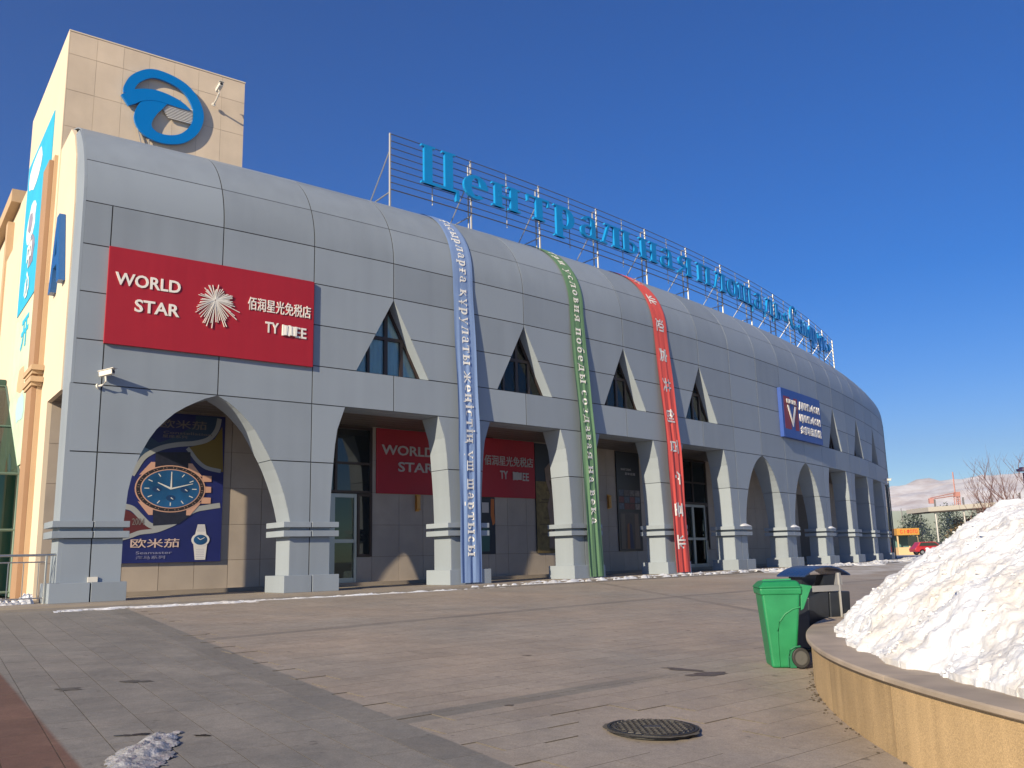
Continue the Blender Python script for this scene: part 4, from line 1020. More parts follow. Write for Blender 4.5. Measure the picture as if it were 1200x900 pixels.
band('ribbon', [(2.9, 3.5), (3.0, 3.39), (3.22, 3.12), (3.52, 2.91), (3.98, 2.82)], .12, rb_ + .009, GRW)
wx, wy = 2.45, 2.22
flat(e, 'strap', [(1.95, 2.75), (3.03, 2.8), (3.0, 3.38), (1.95, 3.32)], KW, ZW, rb_ + .012, STRAP)
flat(e, 'strap', [(1.98, 1.10), (2.75, 1.16), (3.05, 1.40), (3.08, 1.7), (1.96, 1.7)], KW, ZW, rb_ + .012, STRAP)
for sx_, sy_ in ((-1, 1), (1, 1), (-1, -1), (1, -1)):
    flat(e, 'lug', [(wx + sx_ * .50, wy + sy_ * .80), (wx + sx_ * .62, wy + sy_ * .80), (wx + sx_ * .95, wy + sy_ * .40), (wx + sx_ * .5, wy + sy_ * .45)], KW, ZW, rb_ + .016, ROSE)
for yo in (-.34, 0, .34): flat(e, 'crown', [(wx + .95, wy + yo - .10), (wx + 1.24, wy + yo - .09), (wx + 1.24, wy + yo + .09), (wx + .95, wy + yo + .10)], KW, ZW, rb_ + .016, ROSE)
pel(wx, wy, 1.06, .72, rb_ + .020, ROSE, 'watch_case'); pel(wx, wy, 1.02, .69, rb_ + .024, mat('bezel_print', (.02, .014, .014), .3), 'bezel'); pel(wx, wy, .90, .60, rb_ + .028, ROSE, 'inner_ring'); pel(wx, wy, .865, .575, rb_ + .032, grad, 'dial')
mb = MB()
for i in range(12):
    a = 2 * pi * i / 12; c_, s2 = cos(a), sin(a); q = [(c_ * .64 + s2 * .014, s2 * .42 - c_ * .012), (c_ * .78 + s2 * .014, s2 * .52 - c_ * .012), (c_ * .78 - s2 * .014, s2 * .52 + c_ * .012), (c_ * .64 - s2 * .014, s2 * .42 + c_ * .012)]
    mb.cylprism([(KW + (wx + x) / (DT * RW), ZW + wy + y) for x, y in q], rb_ + .036, rb_ + .038)
mb.build('hour_markers', WHP, e)['kind'] = 'stuff'
mb = MB()
for i in range(60):
    a = 2 * pi * (i + .5) / 60; c_, s2 = cos(a), sin(a); q = [(c_ * .93 + s2 * .008, s2 * .625 - c_ * .006), (c_ * .99 + s2 * .008, s2 * .67 - c_ * .006), (c_ * .99 - s2 * .008, s2 * .67 + c_ * .006), (c_ * .93 - s2 * .008, s2 * .625 + c_ * .006)]
    if i % 3: mb.cylprism([(KW + (wx + x) / (DT * RW), ZW + wy + y) for x, y in q], rb_ + .0285, rb_ + .0292)
mb.build('bezel_ticks', mat('tick_print', (.35, .22, .17), .5), e)['kind'] = 'stuff'
for (dx, dy, wd) in ((0, .44, .028), (.66, .17, .022), (-.40, .18, .03)):
    ln = math.hypot(dx, dy); nx_, ny_ = -dy / ln * wd, dx / ln * wd
    flat(e, 'watch_hand', [(wx - nx_, wy - ny_), (wx + dx - nx_ * .4, wy + dy - ny_ * .4), (wx + dx + nx_ * .4, wy + dy + ny_ * .4), (wx + nx_, wy + ny_)], KW, ZW, rb_ + .040 + (.001 * wd * 50), WHP)
for dx, dy in ((-.42, -.02), (.42, -.02), (0, -.28)):
    pel(wx + dx, wy + dy, .14, .09, rb_ + .036, mat('subdial_print', (.008, .04, .13), .35), 'subdial', 20)
    flat(e, 'watch_hand', [(wx + dx - .01, wy + dy), (wx + dx + .07, wy + dy - .05), (wx + dx + .085, wy + dy - .04), (wx + dx + .02, wy + dy + .02)], KW, ZW, rb_ + .041, WHP)
def ptext(e, s_, x, y, w_, h_, m_, r=None): place_text('lettering', s_, frame_at(KW + x / (DT * RW), (r or rb_) + .012, ZW + y), m_, e, extrude=.002, offset=.008, fit=(w_, h_))
PINKW = mat('pink_white_print', (.55, .42, .38), .5)
ptext(e, '欧米茄', 2.07, .58, 1.42, .27, PINKW); ptext(e, 'Seamaster', 2.05, .30, 1.05, .085, mat('faded_print', (.20, .21, .36), .5)); ptext(e, '海马系列', 1.95, .16, .85, .10, MATS['faded_print'])
ptext(e, '欧米茄', 2.75, 4.23, 1.45, .27, mat('dim_print', (.16, .14, .14), .5)); ptext(e, 'Constellation', 2.9, 3.96, 1.5, .085, MATS['dim_print']); ptext(e, '星座系列', 2.5, 3.84, .75, .10, MATS['dim_print'])
ptext(e, '2004', 1.55, 1.22, .35, .2, MATS['dim_print'])
# small steel watch
flat(e, 'small_strap', [(3.27, .06), (3.59, .06), (3.64, .6), (3.54, 1.14), (3.32, 1.14), (3.20, .6)], KW, ZW, rb_ + .012, WHP)
pel(3.42, .67, .28, .21, rb_ + .016, WHP, 'small_case', 24); pel(3.42, .67, .21, .155, rb_ + .020, grad, 'small_dial', 24)
flat(e, 'watch_hand', [(3.41, .66), (3.55, .73), (3.54, .745), (3.40, .675)], KW, ZW, rb_ + .024, WHP); flat(e, 'watch_hand', [(3.41, .66), (3.32, .73), (3.33, .745), (3.43, .675)], KW, ZW, rb_ + .0255, WHP)
mb = MB()
for i in range(14):
    y = (.10 + i * .055) if i < 6 else (.93 + (i - 6) * .03)
    if y < 1.13: mb.cylprism([(KW + 3.30 / (DT * RW), ZW + y), (KW + 3.55 / (DT * RW), ZW + y), (KW + 3.55 / (DT * RW), ZW + y + .008), (KW + 3.30 / (DT * RW), ZW + y + .008)], rb_ + .0152, rb_ + .0159)
mb.build('link_lines', MATS['faded_print'], e)['kind'] = 'stuff'

# poster of a pale seated carving against stacked ochre stone
e = poster('sculpture_poster', 'tall poster of a pale stone figure before ochre stonework, half hidden by a pillar', 6.24, 7.15, 1.0, 5.55, mat('poster_night', (.012, .018, .03), .5), .06)
KW, ZW = 6.24, 1.0; rb_ = RW + .062
flat(e, 'stone_field', [(0, 0), (2.55, 0), (2.55, 2.95), (0, 2.95)], KW, ZW, rb_, mat('ochre_stone_print', (.20, .15, .06), .7, var=.45, scale=5))
rr = random.Random(9)
for i in range(22):
    y = .1 + i * .13; x = rr.uniform(0, 1.6); flat(e, 'stone_line', [(x, y), (x + rr.uniform(.3, .9), y + rr.uniform(-.02, .02)), (x + .6, y + .05), (x, y + .04)], KW, ZW, rb_ + .004, mat('dark_stone_print', (.09, .065, .03), .7))
SK = mat('pale_clay_print', (.24, .18, .145), .7, var=.25, scale=3); SK2 = mat('shaded_clay_print', (.10, .065, .05), .7)
flat(e, 'figure_body', [(.7, .2), (.8, 1.2), (.65, 1.9), (.85, 2.4), (.6, 3.0), (.55, 3.5), (.85, 3.75), (1.15, 3.9), (1.9, 3.85), (2.2, 3.4), (2.1, 2.6), (2.3, 1.9), (2.3, 1.0), (2.0, .3), (1.4, 0.1)], KW, ZW, rb_ + .008, SK)
flat(e, 'figure_head', [(.98, 3.85), (.85, 4.1), (.88, 4.45), (1.1, 4.7), (1.4, 4.72), (1.6, 4.45), (1.55, 4.1), (1.4, 3.85)], KW, ZW, rb_ + .012, SK)
for pts in ([(1.2, 2.2), (1.9, 2.6), (2.0, 1.6), (1.6, 1.1), (1.2, 1.6)], [(.9, 2.7), (1.3, 2.8), (1.2, 3.0), (.8, 3.0)], [(1.0, .6), (1.3, .7), (1.2, 1.3), (1.0, 1.1)]): flat(e, 'shaded_fold', pts, KW, ZW, rb_ + .0165, SK2)
# small window poster with an orange ribbon
e = poster('narrow_poster', 'narrow dark poster with an orange ribbon just right of the blue banner', 5.0, 5.43, 1.0, 3.19, mat('poster_ink', (.012, .02, .035), .4), .03)
KW, ZW = 5.0, 1.0; rb_ = RW + .032
flat(e, 'orange_ribbon', [(1.02, 2.15), (1.2, 2.15), (1.18, 1.6), (1.22, 1.2), (1.1, 1.1), (1.0, 1.5)], KW, ZW, rb_, mat('orange_print', (.45, .13, .03), .6))
flat(e, 'white_patch', [(.55, 1.6), (.9, 1.6), (.9, 2.0), (.55, 2.0)], KW, ZW, rb_, DULLW); flat(e, 'teal_patch', [(.4, .1), (.9, .1), (.95, .9), (.7, 1.1), (.4, .8)], KW, ZW, rb_, mat('teal_print', (.03, .10, .10), .6))
# black picture poster in the third door bay
e = poster('picture_poster', 'tall black poster with small photographs left of the red banner pillar', 8.15, 8.79, 1.0, 5.58, mat('poster_black', (.008, .009, .014), .35), .06)
KW, ZW = 8.15, 1.0; rb_ = RW + .062
ptext(e, 'BRANDY COGNAC', .75, 3.75, .8, .10, DULLW, rb_ - .01); ptext(e, '百年庄园', 1.05, 3.55, .8, .12, DULLW, rb_ - .01)
rr = random.Random(21)
for i in range(12):
    x = .1 + (i % 4) * .42; y = 1.9 + (i // 4) * .31; c_ = [(.12, .10, .10), (.08, .10, .14), (.2, .17, .16), (.13, .04, .04)][rr.randrange(4)]
    flat(e, 'photograph', [(x, y), (x + .38, y), (x + .38, y + .27), (x, y + .27)], KW, ZW, rb_, mat('photo_print_%d' % int(c_[0] * 100), c_, .5, var=.6, scale=9))
flat(e, 'interior_photograph', [(.15, .08), (1.65, .08), (1.6, 1.75), (.1, 1.75)], KW, ZW, rb_, mat('cellar_print', (.09, .07, .06), .5, var=.5, scale=3))
for pts, c_ in (([(.15, .1), (.45, .1), (.5, 1.7), (.2, 1.7)], (.16, .13, .10)), ([(1.2, .1), (1.6, .1), (1.5, 1.7), (1.25, 1.7)], (.17, .12, .09)), ([(.6, .1), (.8, .1), (.85, 1.3), (.65, 1.2)], (.24, .10, .03)), ([(.8, .1), (1.1, .1), (1.0, 1.2), (.8, 1.3)], (.03, .035, .08))):
    flat(e, 'picture_shape', pts, KW, ZW, rb_ + .004, mat('cellar_shape_%d' % int(c_[1] * 1000), c_, .6))

# ------------------------------------------------------------------ security cameras
def sec_cam(M_, label, arm=.25):
    e = empty('security_camera', M_.translation, label, 'camera', 'white security cameras on the building')
    mb = MB(); mb.hexa([M_ @ Vector(v) for v in ((-.07, -.07, arm - .16), (.07, -.07, arm - .16), (.07, -.07, arm + .24), (-.07, -.07, arm + .24))], [M_ @ Vector(v) for v in ((-.07, .07, arm - .16), (.07, .07, arm - .16), (.07, .07, arm + .24), (-.07, .07, arm + .24))]); bevel(mb.build('housing', CAMW, e), .015, 2)
    mb = MB(); mb.hexa([M_ @ Vector(v) for v in ((-.085, .075, arm - .18), (.085, .075, arm - .18), (.085, .075, arm + .30), (-.085, .075, arm + .30))], [M_ @ Vector(v) for v in ((-.085, .09, arm - .18), (.085, .09, arm - .18), (.085, .09, arm + .30), (-.085, .09, arm + .30))]); mb.build('hood', CAMW, e)
    mb = MB(); mb.tube([M_ @ Vector((0, 0, arm + .242)), M_ @ Vector((0, 0, arm + .25))], .05, 12); mb.build('lens', BLACK, e)
    mb = MB(); mb.tube([M_ @ Vector((0, -.30, 0)), M_ @ Vector((0, -.30, arm * .5)), M_ @ Vector((0, -.22, arm)), M_ @ Vector((0, -.07, arm))], .03, 8); mb.tube([M_ @ Vector((0, -.30, -.02)), M_ @ Vector((0, -.30, .02))], .07, 10); mb.build('bracket', CAMW, e)
    return e
mm = frame_at(-.10, R, 5.86); sec_cam(mm @ Matrix.Rotation(radians(40), 4, 'Y') @ Matrix.Rotation(radians(-8), 4, 'X'), 'white security camera on the corner pillar below the red sign')
sec_cam(frame_at(1.31, 131.75, 17.0) @ Matrix.Rotation(radians(-12), 4, 'X'), 'white security camera high on the tower right of the ring emblem', .55)
sec_cam(frame_at(20.4, R, 5.9) @ Matrix.Rotation(radians(30), 4, 'Y'), 'white security camera at the far right end of the curved front')
# small white junction box low on the corner pillar
tag((lambda mb: (mb.block(-.075, .005, R + .005, R + .05, .49, .62), mb.build('junction_box', CAMW))[1])(MB()), 'small cream junction box on top of the corner pillar plinth', 'box')

# ================================================================== THINGS ON THE PLAZA
# manhole cover
mz = plaza_z(1.16, 8.33)
e = empty('manhole_cover', (1.16, 8.33, mz), 'round dark cast iron manhole cover in the paving', 'manhole cover')
IRON = mat('cast_iron', (.045, .045, .045), .55, .5, var=.3, scale=12, bump=.15)
tilt = Matrix.Rotation(-.032 * .8, 4, 'X') @ Matrix.Rotation(.032 * .55, 4, 'Y')
Mm = Matrix.Translation((1.16, 8.33, mz)) @ tilt @ Matrix.Diagonal((.96, 1.20, 1, 1))
mb = MB(); mb.disc((0, 0, -.02), .378, .030, 48); mb.v = [tuple(Mm @ Vector(v)) for v in mb.v]; mb.build('cover', IRON, e)
mb = MB(); n_ = 48
vs = [(r * cos(2 * pi * i / n_), r * sin(2 * pi * i / n_), z) for r, z in ((.386, -.02), (.386, .012), (.412, .012), (.412, -.02)) for i in range(n_)]
mb.add([Mm @ Vector(v) for v in vs], [(j * n_ + i, j * n_ + (i + 1) % n_, (j + 1) * n_ + (i + 1) % n_, (j + 1) * n_ + i) for j in range(3) for i in range(n_)]); mb.build('rim', IRON, e)
mb = MB()
for i in range(-10, 11):
    y = i * .033; w__ = sqrt(max(0, .335 ** 2 - y * y)); nn = int(w__ / .028)
    for q in range(-nn, nn + 1):
        x = q * .056 + (.028 if i % 2 else 0)
        if abs(x) > w__ or (abs(x) < .09 and abs(y) < .06): continue
        mb.box((x, y, .0135), .036, .014, .007, rz=.5 if i % 2 else -.5)
for a in range(0, 360, 12): mb.box((.352 * cos(radians(a)), .352 * sin(radians(a)), .013), .012, .05, .006, rz=radians(a) + .4)
mb.box((0, 0, .0135), .15, .09, .007)
mb.v = [tuple(Mm @ Vector(v)) for v in mb.v]; t_ = mb.build('tread_pattern', mat('worn_iron', (.085, .082, .078), .45, .5, var=.4, scale=15), e); t_['kind'] = 'stuff'
mb = MB(); n_ = 40
vs = []
rr = random.Random(3)
for r, z in ((.405, .0045), (.435, .0035)):
    for i in range(n_): q = r + (rr.uniform(-.012, .03) if r > .43 else 0); vs.append(Mm @ Vector((q * cos(2 * pi * i / n_), q * sin(2 * pi * i / n_), z)))
mb.add(vs, [(i, (i + 1) % n_, n_ + (i + 1) % n_, n_ + i) for i in range(n_)]); mb.build('mortar_ring', mat('dirty_mortar', (.10, .09, .075), .9, var=.4, scale=10), e)

# green wheelie bin, seen from its side
bx, by = 3.42, 12.0; bz = plaza_z(bx, by) + .002
e = empty('wheelie_bin', (bx, by, bz), 'green plastic wheelie bin standing beside the planter wall', 'bin')
MBn = Matrix.Translation((bx - .02, by, bz)) @ Matrix.Rotation(radians(-6), 4, 'Z') @ Matrix.Diagonal((.88, .95, 1.0, 1))
def lb(mb, name, m_, par=e, smooth=False, bev=0, Mx=MBn):
    mb.v = [tuple(Mx @ Vector(v)) for v in mb.v]; o = mb.build(name, m_, par, smooth=smooth)
    if bev: bevel(o, bev, 3)
    return o
mb = MB()      # body: front at -x, handle and wheels at +x
mb.hexa([(-.20, -.24, .0), (.14, -.24, .0), (.14, .24, 0), (-.20, .24, 0)], [(-.285, -.28, .93), (.27, -.28, .93), (.27, .28, .93), (-.285, .28, .93)])
lb(mb, 'body', GREENP, bev=.03)
mb = MB(); mb.hexa([(-.30, -.295, .90), (.285, -.295, .90), (.285, .295, .90), (-.30, .295, .90)], [(-.31, -.305, .985), (.29, -.305, .985), (.29, .305, .985), (-.31, .305, .985)]); lb(mb, 'rim', GREENP, bev=.02)
mb = MB(); mb.hexa([(-.33, -.315, .985), (.30, -.315, .985), (.30, .315, .985), (-.33, .315, .985)], [(-.24, -.25, 1.07), (.24, -.25, 1.075), (.24, .25, 1.075), (-.24, .25, 1.07)]); lb(mb, 'lid', GREENP, bev=.025)
mb = MB(); mb.hexa([(-.22, -.02, 1.07), (.2, -.02, 1.075), (.2, .02, 1.075), (-.22, .02, 1.07)], [(-.2, -.012, 1.09), (.2, -.012, 1.095), (.2, .012, 1.095), (-.2, .012, 1.09)]); lb(mb, 'lid_rib', GREENP)
mb = MB(); mb.hexa([(.26, -.26, .70), (.30, -.26, .72), (.30, -.20, .72), (.26, -.20, .70)], [(.28, -.26, 1.03), (.44, -.26, 1.0), (.44, -.20, 1.0), (.28, -.20, 1.03)])
lb(mb, 'handle_bracket', GREENP, bev=.008); mb = MB()
mb.hexa([(.26, .20, .70), (.30, .20, .72), (.30, .26, .72), (.26, .26, .70)], [(.28, .20, 1.03), (.44, .20, 1.0), (.44, .26, 1.0), (.28, .26, 1.03)]); lb(mb, 'handle_bracket', GREENP, bev=.008)
mb = MB(); mb.tube([(.42, -.27, .99), (.42, .27, .99)], .018, 10); lb(mb, 'handle', GREENP, smooth=True)
mb = MB()
pts = [(.265, -.288, .74)] + [(-.06 + .30 * sin(a), -.288 + .0 * a, .44 + .30 * cos(a)) for a in [radians(x) for x in (80, 55, 30, 5)]]
arc = [(.25, .745), (.14, .72), (.03, .66), (-.05, .57), (-.09, .45), (-.095, .30), (-.095, .02)]
mb.tube([(x, -.2405 - .04 * z / .93 - .001, z) for x, z in arc], .010, 6); lb(mb, 'side_crease', GREENP, smooth=True)
wh = [(.03 + .0, .0), (.035, .12), (.07, .21), (.14, .245), (.21, .25)]
mb = MB(); mb.tube([(x, -.247 - .04 * z, z + .012) for x, z in wh], .012, 6); lb(mb, 'wheel_arch', mat('dark_green_plastic', (.006, .13, .06), .5), smooth=True)
mb = MB(); mb.hexa([(.05, -.2425, .0), (.141, -.2425, .0), (.141, .2425, 0), (.05, .2425, 0)], [(.05, -.2515, .20), (.18, -.2515, .22), (.18, .2515, .22), (.05, .2515, .20)]); lb(mb, 'axle_housing', MATS['dark_green_plastic'])
for sy in (-1, 1):
    mb = MB(); mb.disc((.20, sy * .28 - .03, .125), .125, .06, 32, 'Y'); wl = lb(mb, 'wheel', BLACK, bev=.01)
    mb = MB(); mb.disc((.20, sy * .28 - .034 if sy < 0 else sy * .28 + .03, .125), .085, .004, 28, 'Y'); mb.disc((.20, sy * .28 - .040 if sy < 0 else sy * .28 + .034, .125), .014, .006, 12, 'Y'); lb(mb, 'rim', mat('grey_wheel_plastic', (.07, .07, .07), .5), wl)
mb = MB(); mb.tube([(.20, -.28, .125), (.20, .28, .125)], .012, 8); lb(mb, 'axle', GALV)

# dark litter bin with a curved roof
lx, ly = 4.46, 13.6; lz = plaza_z(lx, ly)
e = empty('litter_bin', (lx, ly, lz), 'dark blue double litter bin under a curved metal roof behind the planter', 'bin')
ML = Matrix.Translation((lx - .06, ly, lz)) @ Matrix.Rotation(radians(24), 4, 'Z') @ Matrix.Diagonal((.86, 1.0, 1.0, 1))
mb = MB(); n_ = 12; vs = []
for z_ in (0, 1):
    for i in range(n_ + 1):
        a = -1 + 2 * i / n_; vs += [(a * .50, -.30, 1.055 + .13 * (1 - a * a) + z_ * .02), (a * .50, .30, 1.055 + .13 * (1 - a * a) + z_ * .02)]
q = 2 * (n_ + 1); fs = []
for i in range(n_): fs += [(q + 2 * i, q + 2 * i + 2, q + 2 * i + 3, q + 2 * i + 1), (2 * i, 2 * i + 1, 2 * i + 3, 2 * i + 2), (2 * i, 2 * i + 2, q + 2 * i + 2, q + 2 * i), (2 * i + 3, 2 * i + 1, q + 2 * i + 1, q + 2 * i + 3)]
fs += [(0, q, q + 1, 1), (2 * n_, 2 * n_ + 1, q + 2 * n_ + 1, q + 2 * n_)]
mb.add(vs, fs); lb(mb, 'roof', NAVY, e, Mx=ML)
for sx in (-1, 1):
    mb = MB(); mb.hexa([(sx * .235 - .22, -.26, .05), (sx * .235 + .22, -.26, .05), (sx * .235 + .22, .26, .05), (sx * .235 - .22, .26, .05)], [(sx * .235 - .228, -.30, .80 + .03 * sx), (sx * .235 + .228, -.30, .86 - .03 * sx), (sx * .235 + .228, .30, .86 - .03 * sx), (sx * .235 - .228, .30, .80 + .03 * sx)]); lb(mb, 'container', DKMETAL, e, bev=.02, Mx=ML)
    mb = MB(); mb.hexa([(sx * .24 - .13, -.10, .90), (sx * .24 + .13, -.10, .90), (sx * .24 + .13, .10, .90), (sx * .24 - .13, .10, .90)], [(sx * .24 - .17, -.14, 1.07), (sx * .24 + .17, -.14, 1.07), (sx * .24 + .17, .14, 1.07), (sx * .24 - .17, .14, 1.07)]); lb(mb, 'hood_panel', DKMETAL, e, Mx=ML)
for sy in (-.31, .31):
    mb = MB(); mb.tube([(.22, sy, .0), (.22, sy, 1.10)], .02, 8); lb(mb, 'post', GALV, e, Mx=ML)
mb = MB(); mb.box((-.06, -.315, .885), .62, .012, .085); lb(mb, 'cross_plate', GALV, e, Mx=ML); mb = MB(); mb.hexa([(.12, -.31, .93), (.30, -.31, .93), (.30, -.30, .93), (.12, -.30, .93)], [(.18, -.31, 1.10), (.27, -.31, 1.10), (.27, -.30, 1.10), (.18, -.30, 1.10)]); lb(mb, 'gusset', GALV, e, Mx=ML)

# raised round planter: yellow stone wall, grey coping
px_, py_, pr_, pz_ = PL
e = empty('round_planter', (px_, py_, -.7), 'big round planter with yellow stone wall and grey stone coping, heaped with snow', 'planter')
YST = mat('yellow_granite', (.40, .285, .155), .7, var=.42, scale=1.8, bump=.15, bscale=160, streak=.6, speck=.32)
COP = mat('coping_granite', (.36, .30, .24), .65, var=.32, scale=2.2, bump=.08)
nseg = 40
for i in range(nseg):
    a0 = pi * .62 + (pi * .95) * i / nseg; a1 = pi * .62 + (pi * .95) * (i + 1) / nseg
    def Q(a, r, z): return Vector((px_ + r * cos(a), py_ + r * sin(a), z))
    g_ = .0002
    if i % 2 == 0:
        b1 = pi * .62 + (pi * .95) * (i + 2) / nseg
        mb = MB(); m_ = 8
        for j in range(m_):
            c0 = a0 + (b1 - a0) * j / m_ + (g_ if j == 0 else 0); c1 = a0 + (b1 - a0) * (j + 1) / m_ - (g_ if j == m_ - 1 else 0)
            mb.add([Q(c0, pr_ - .05, -1.0), Q(c1, pr_ - .05, -1.0), Q(c1, pr_ - .05, pz_ - .055), Q(c0, pr_ - .05, pz_ - .055), Q(c0, pr_ - .4, -1.0), Q(c1, pr_ - .4, -1.0), Q(c1, pr_ - .4, pz_ - .055), Q(c0, pr_ - .4, pz_ - .055)], [(1, 0, 3, 2), (4, 5, 6, 7), (0, 4, 7, 3), (5, 1, 2, 6), (3, 7, 6, 2)])
        mb.build('wall_stone', YST, e)
        mb = MB()
        for j in range(m_):
            c0 = a0 + (b1 - a0) * j / m_ + (g_ if j == 0 else 0); c1 = a0 + (b1 - a0) * (j + 1) / m_ - (g_ if j == m_ - 1 else 0)
            prof_ = [(pr_ - .75, pz_ - .05), (pr_ - .012, pz_ - .05), (pr_, pz_ - .04), (pr_, pz_ - .012), (pr_ - .012, pz_), (pr_ - .75, pz_)]
            A = [Q(c0, r, z) for r, z in prof_]; B = [Q(c1, r, z) for r, z in prof_]; nn = len(prof_)
            mb.add(A + B, [(k2, nn + k2, nn + (k2 + 1) % nn, (k2 + 1) % nn) for k2 in range(nn)] + [tuple(range(nn - 1, -1, -1)), tuple(range(nn, 2 * nn))])
        mb.build('coping_stone', COP, e)
# debris line at the wall foot
mb = MB(); rr = random.Random(8)
for i in range(220):
    a = pi * .88 + rr.random() * pi * .42; r = pr_ + rr.random() ** 2 * .09 - .04; x, y = px_ + r * cos(a), py_ + r * sin(a); s2 = rr.uniform(.006, .018)
    mb.box((x, y, plaza_z(x, y) + s2 * .3), s2 * 1.6, s2, s2, rz=rr.random() * 3)
tag(mb.build('grit', mat('dark_grit', (.07, .055, .04), .9)), 'line of dark grit along the foot of the planter wall', 'grit', kind='stuff')

# snow heap on the planter
def fbm(x, y, z, o=5, sc=1.0):
    v = 0; a = 1; f = sc
    for _ in range(o): v += a * noise.noise(Vector((x * f, y * f, z * f))); a *= .5; f *= 2.05
    return v
def snow_h(x, y):
    d = pr_ - math.hypot(x - px_, y - py_)
    edge = .34 + .16 * noise.noise(Vector((x * .9, y * .9, 1.7))) + .05 * noise.noise(Vector((x * 4, y * 4, 3)))
    t = d - edge
    if t < 0: return -0.15
    return .03 + 2.10 * (1 - math.exp(-(t / 2.05) ** 1.22))
def snow_pt(x, y, k_=1.0):
    h = snow_h(x, y); e_ = .05
    if h < 0: return Vector((x, y, pz_ + h))
    gx = (snow_h(x + e_, y) - snow_h(x - e_, y)) / (2 * e_); gy = (snow_h(x, y + e_) - snow_h(x, y - e_)) / (2 * e_)
    gx = max(-1.6, min(1.6, gx)); gy = max(-1.6, min(1.6, gy)); n_ = Vector((-gx, -gy, 1)).normalized(); p = Vector((x, y, pz_ + h))
    a = noise.fractal(p * 1.3, .9, 2.1, 3) * .10
    q = p * 3.4 + Vector((noise.noise(p * 5) * .5, noise.noise(p * 5 + Vector((9, 0, 0))) * .5, 0))
    v = noise.voronoi(q, distance_metric='DISTANCE')[0]; b = (v[1] - v[0])
    v2 = noise.voronoi(p * 9.5, distance_metric='DISTANCE')[0]; b2 = (v2[1] - v2[0])
    msk = .5 + .5 * max(-1, min(1, 2.2 * noise.noise(p * .9 + Vector((3, 3, 3)))))
    d = a + min(b, .7) * .045 * msk + min(b2, .6) * .022 * (1.15 - msk * .6) + noise.fractal(p * 5, .9, 2.2, 4) * .028 + noise.fractal(p * 24, .6, 2.2, 3) * .012
    return p + n_ * d * k_
xs_, ys_ = [], []
def vari(a, b, fn):
    o = [a]
    while o[-1] < b: o.append(o[-1] + fn(o[-1]))
    return o
xs_ = vari(2.9, 11.0, lambda x: .02 if x < 5.6 else .04); ys_ = vari(4.6, 17.0, lambda y: .021 if y < 11 else .045)
vs, idx = [], {}
Z_ = {}
for j, y in enumerate(ys_):
    for i, x in enumerate(xs_):
        d = pr_ - math.hypot(x - px_, y - py_)
        if d < .1: continue
        q_ = snow_pt(x, y)
        idx[(i, j)] = len(vs); vs.append(tuple(q_))
fs = [(idx[i, j], idx[i + 1, j], idx[i + 1, j + 1], idx[i, j + 1]) for (i, j) in idx if (i + 1, j) in idx and (i, j + 1) in idx and (i + 1, j + 1) in idx and not all(vs[idx[q]][2] < pz_ - .02 for q in ((i, j), (i + 1, j), (i, j + 1), (i + 1, j + 1)))]
mb = MB(); mb.add(vs, fs); o = mb.build('snow_heap', SNOW, smooth=True)
for p_ in o.data.polygons: p_.use_smooth = True
tag(o, 'big heap of old lumpy snow piled on the round planter', 'snow', kind='stuff')
# loose clods on the heap and coping
mb = MB(); rr = random.Random(12)
ico = bmesh.new(); bmesh.ops.create_icosphere(ico, subdivisions=1, radius=1.0); iv = [v.co.copy() for v in ico.verts]; if_ = [tuple(v.index for v in f.verts) for f in ico.faces]; ico.free()
for i in range(2600):
    a = pi * .78 + rr.random() * pi * .5; dd = .38 + rr.random() ** 1.3 * 4.2; r = pr_ - dd; x, y = px_ + r * cos(a), py_ + r * sin(a)
    s2 = rr.uniform(.006, .024) * (1.9 if rr.random() < .06 else 1); q_ = snow_pt(x, y) if snow_h(x, y) > 0 else Vector((x, y, pz_)); sd_ = rr.random() * 50
    mb.add([q_ + Vector((0, 0, s2 * .25)) + Vector((v.x * s2 * 1.2, v.y * s2, v.z * s2 * .8)) * (1 + .35 * noise.noise(v * 1.6 + Vector((sd_, 0, 0)))) for v in iv], if_)
o = mb.build('snow_clods', SNOWC, smooth=True); tag(o, 'loose clods of snow scattered over the snow heap', 'snow', kind='stuff')

# snow line along the kerb
def ridge(name, pts, wfun, hfun, m_, label, seed=0, n=8, fade=.0):
    mb = MB(); vs = []; N_ = len(pts)
    for i, (k_, r_) in enumerate(pts):
        for j in range(n + 1):
            f = -1 + 2 * j / n; wd = wfun(i / (N_ - 1)) * (1 + .5 * noise.noise(Vector((k_ * 5, seed, 0)))); edge_ = f + .25 * noise.noise(Vector((k_ * 9, j, seed)))
            q = P(k_, r_ + edge_ * wd); g0 = max(plaza_z(q.x, q.y), 0.0 if r_ + edge_ * wd < R + 1.35 else -9)
            h = hfun(i / (N_ - 1)) * max(0, (1 - f * f)) * (0.25 + 1.3 * noise.noise(Vector((k_ * 7, f * 2, seed))) + .8 * noise.noise(Vector((k_ * 40, f * 8, seed + 5))))
            vs.append(Vector((q.x, q.y, g0 + h - .006)))
    mb.add(vs, [(i * (n + 1) + j, (i + 1) * (n + 1) + j, (i + 1) * (n + 1) + j + 1, i * (n + 1) + j + 1) for i in range(N_ - 1) for j in range(n)])
    o = mb.build(name, m_, smooth=True); return tag(o, label, 'snow', kind='stuff')
ridge('kerb_snow', [(-.4 + 22 * i / 900, R + 1.75 - min(1.0, max(0, (22 * i / 900 - 2.5) / 3)) * .45) for i in range(901)], lambda t: .09 + .14 * min(1, t * 2.5), lambda t: .022 + .05 * min(1, t * 3), SNOW, 'thin line of shovelled snow along the kerb of the arcade', 3)
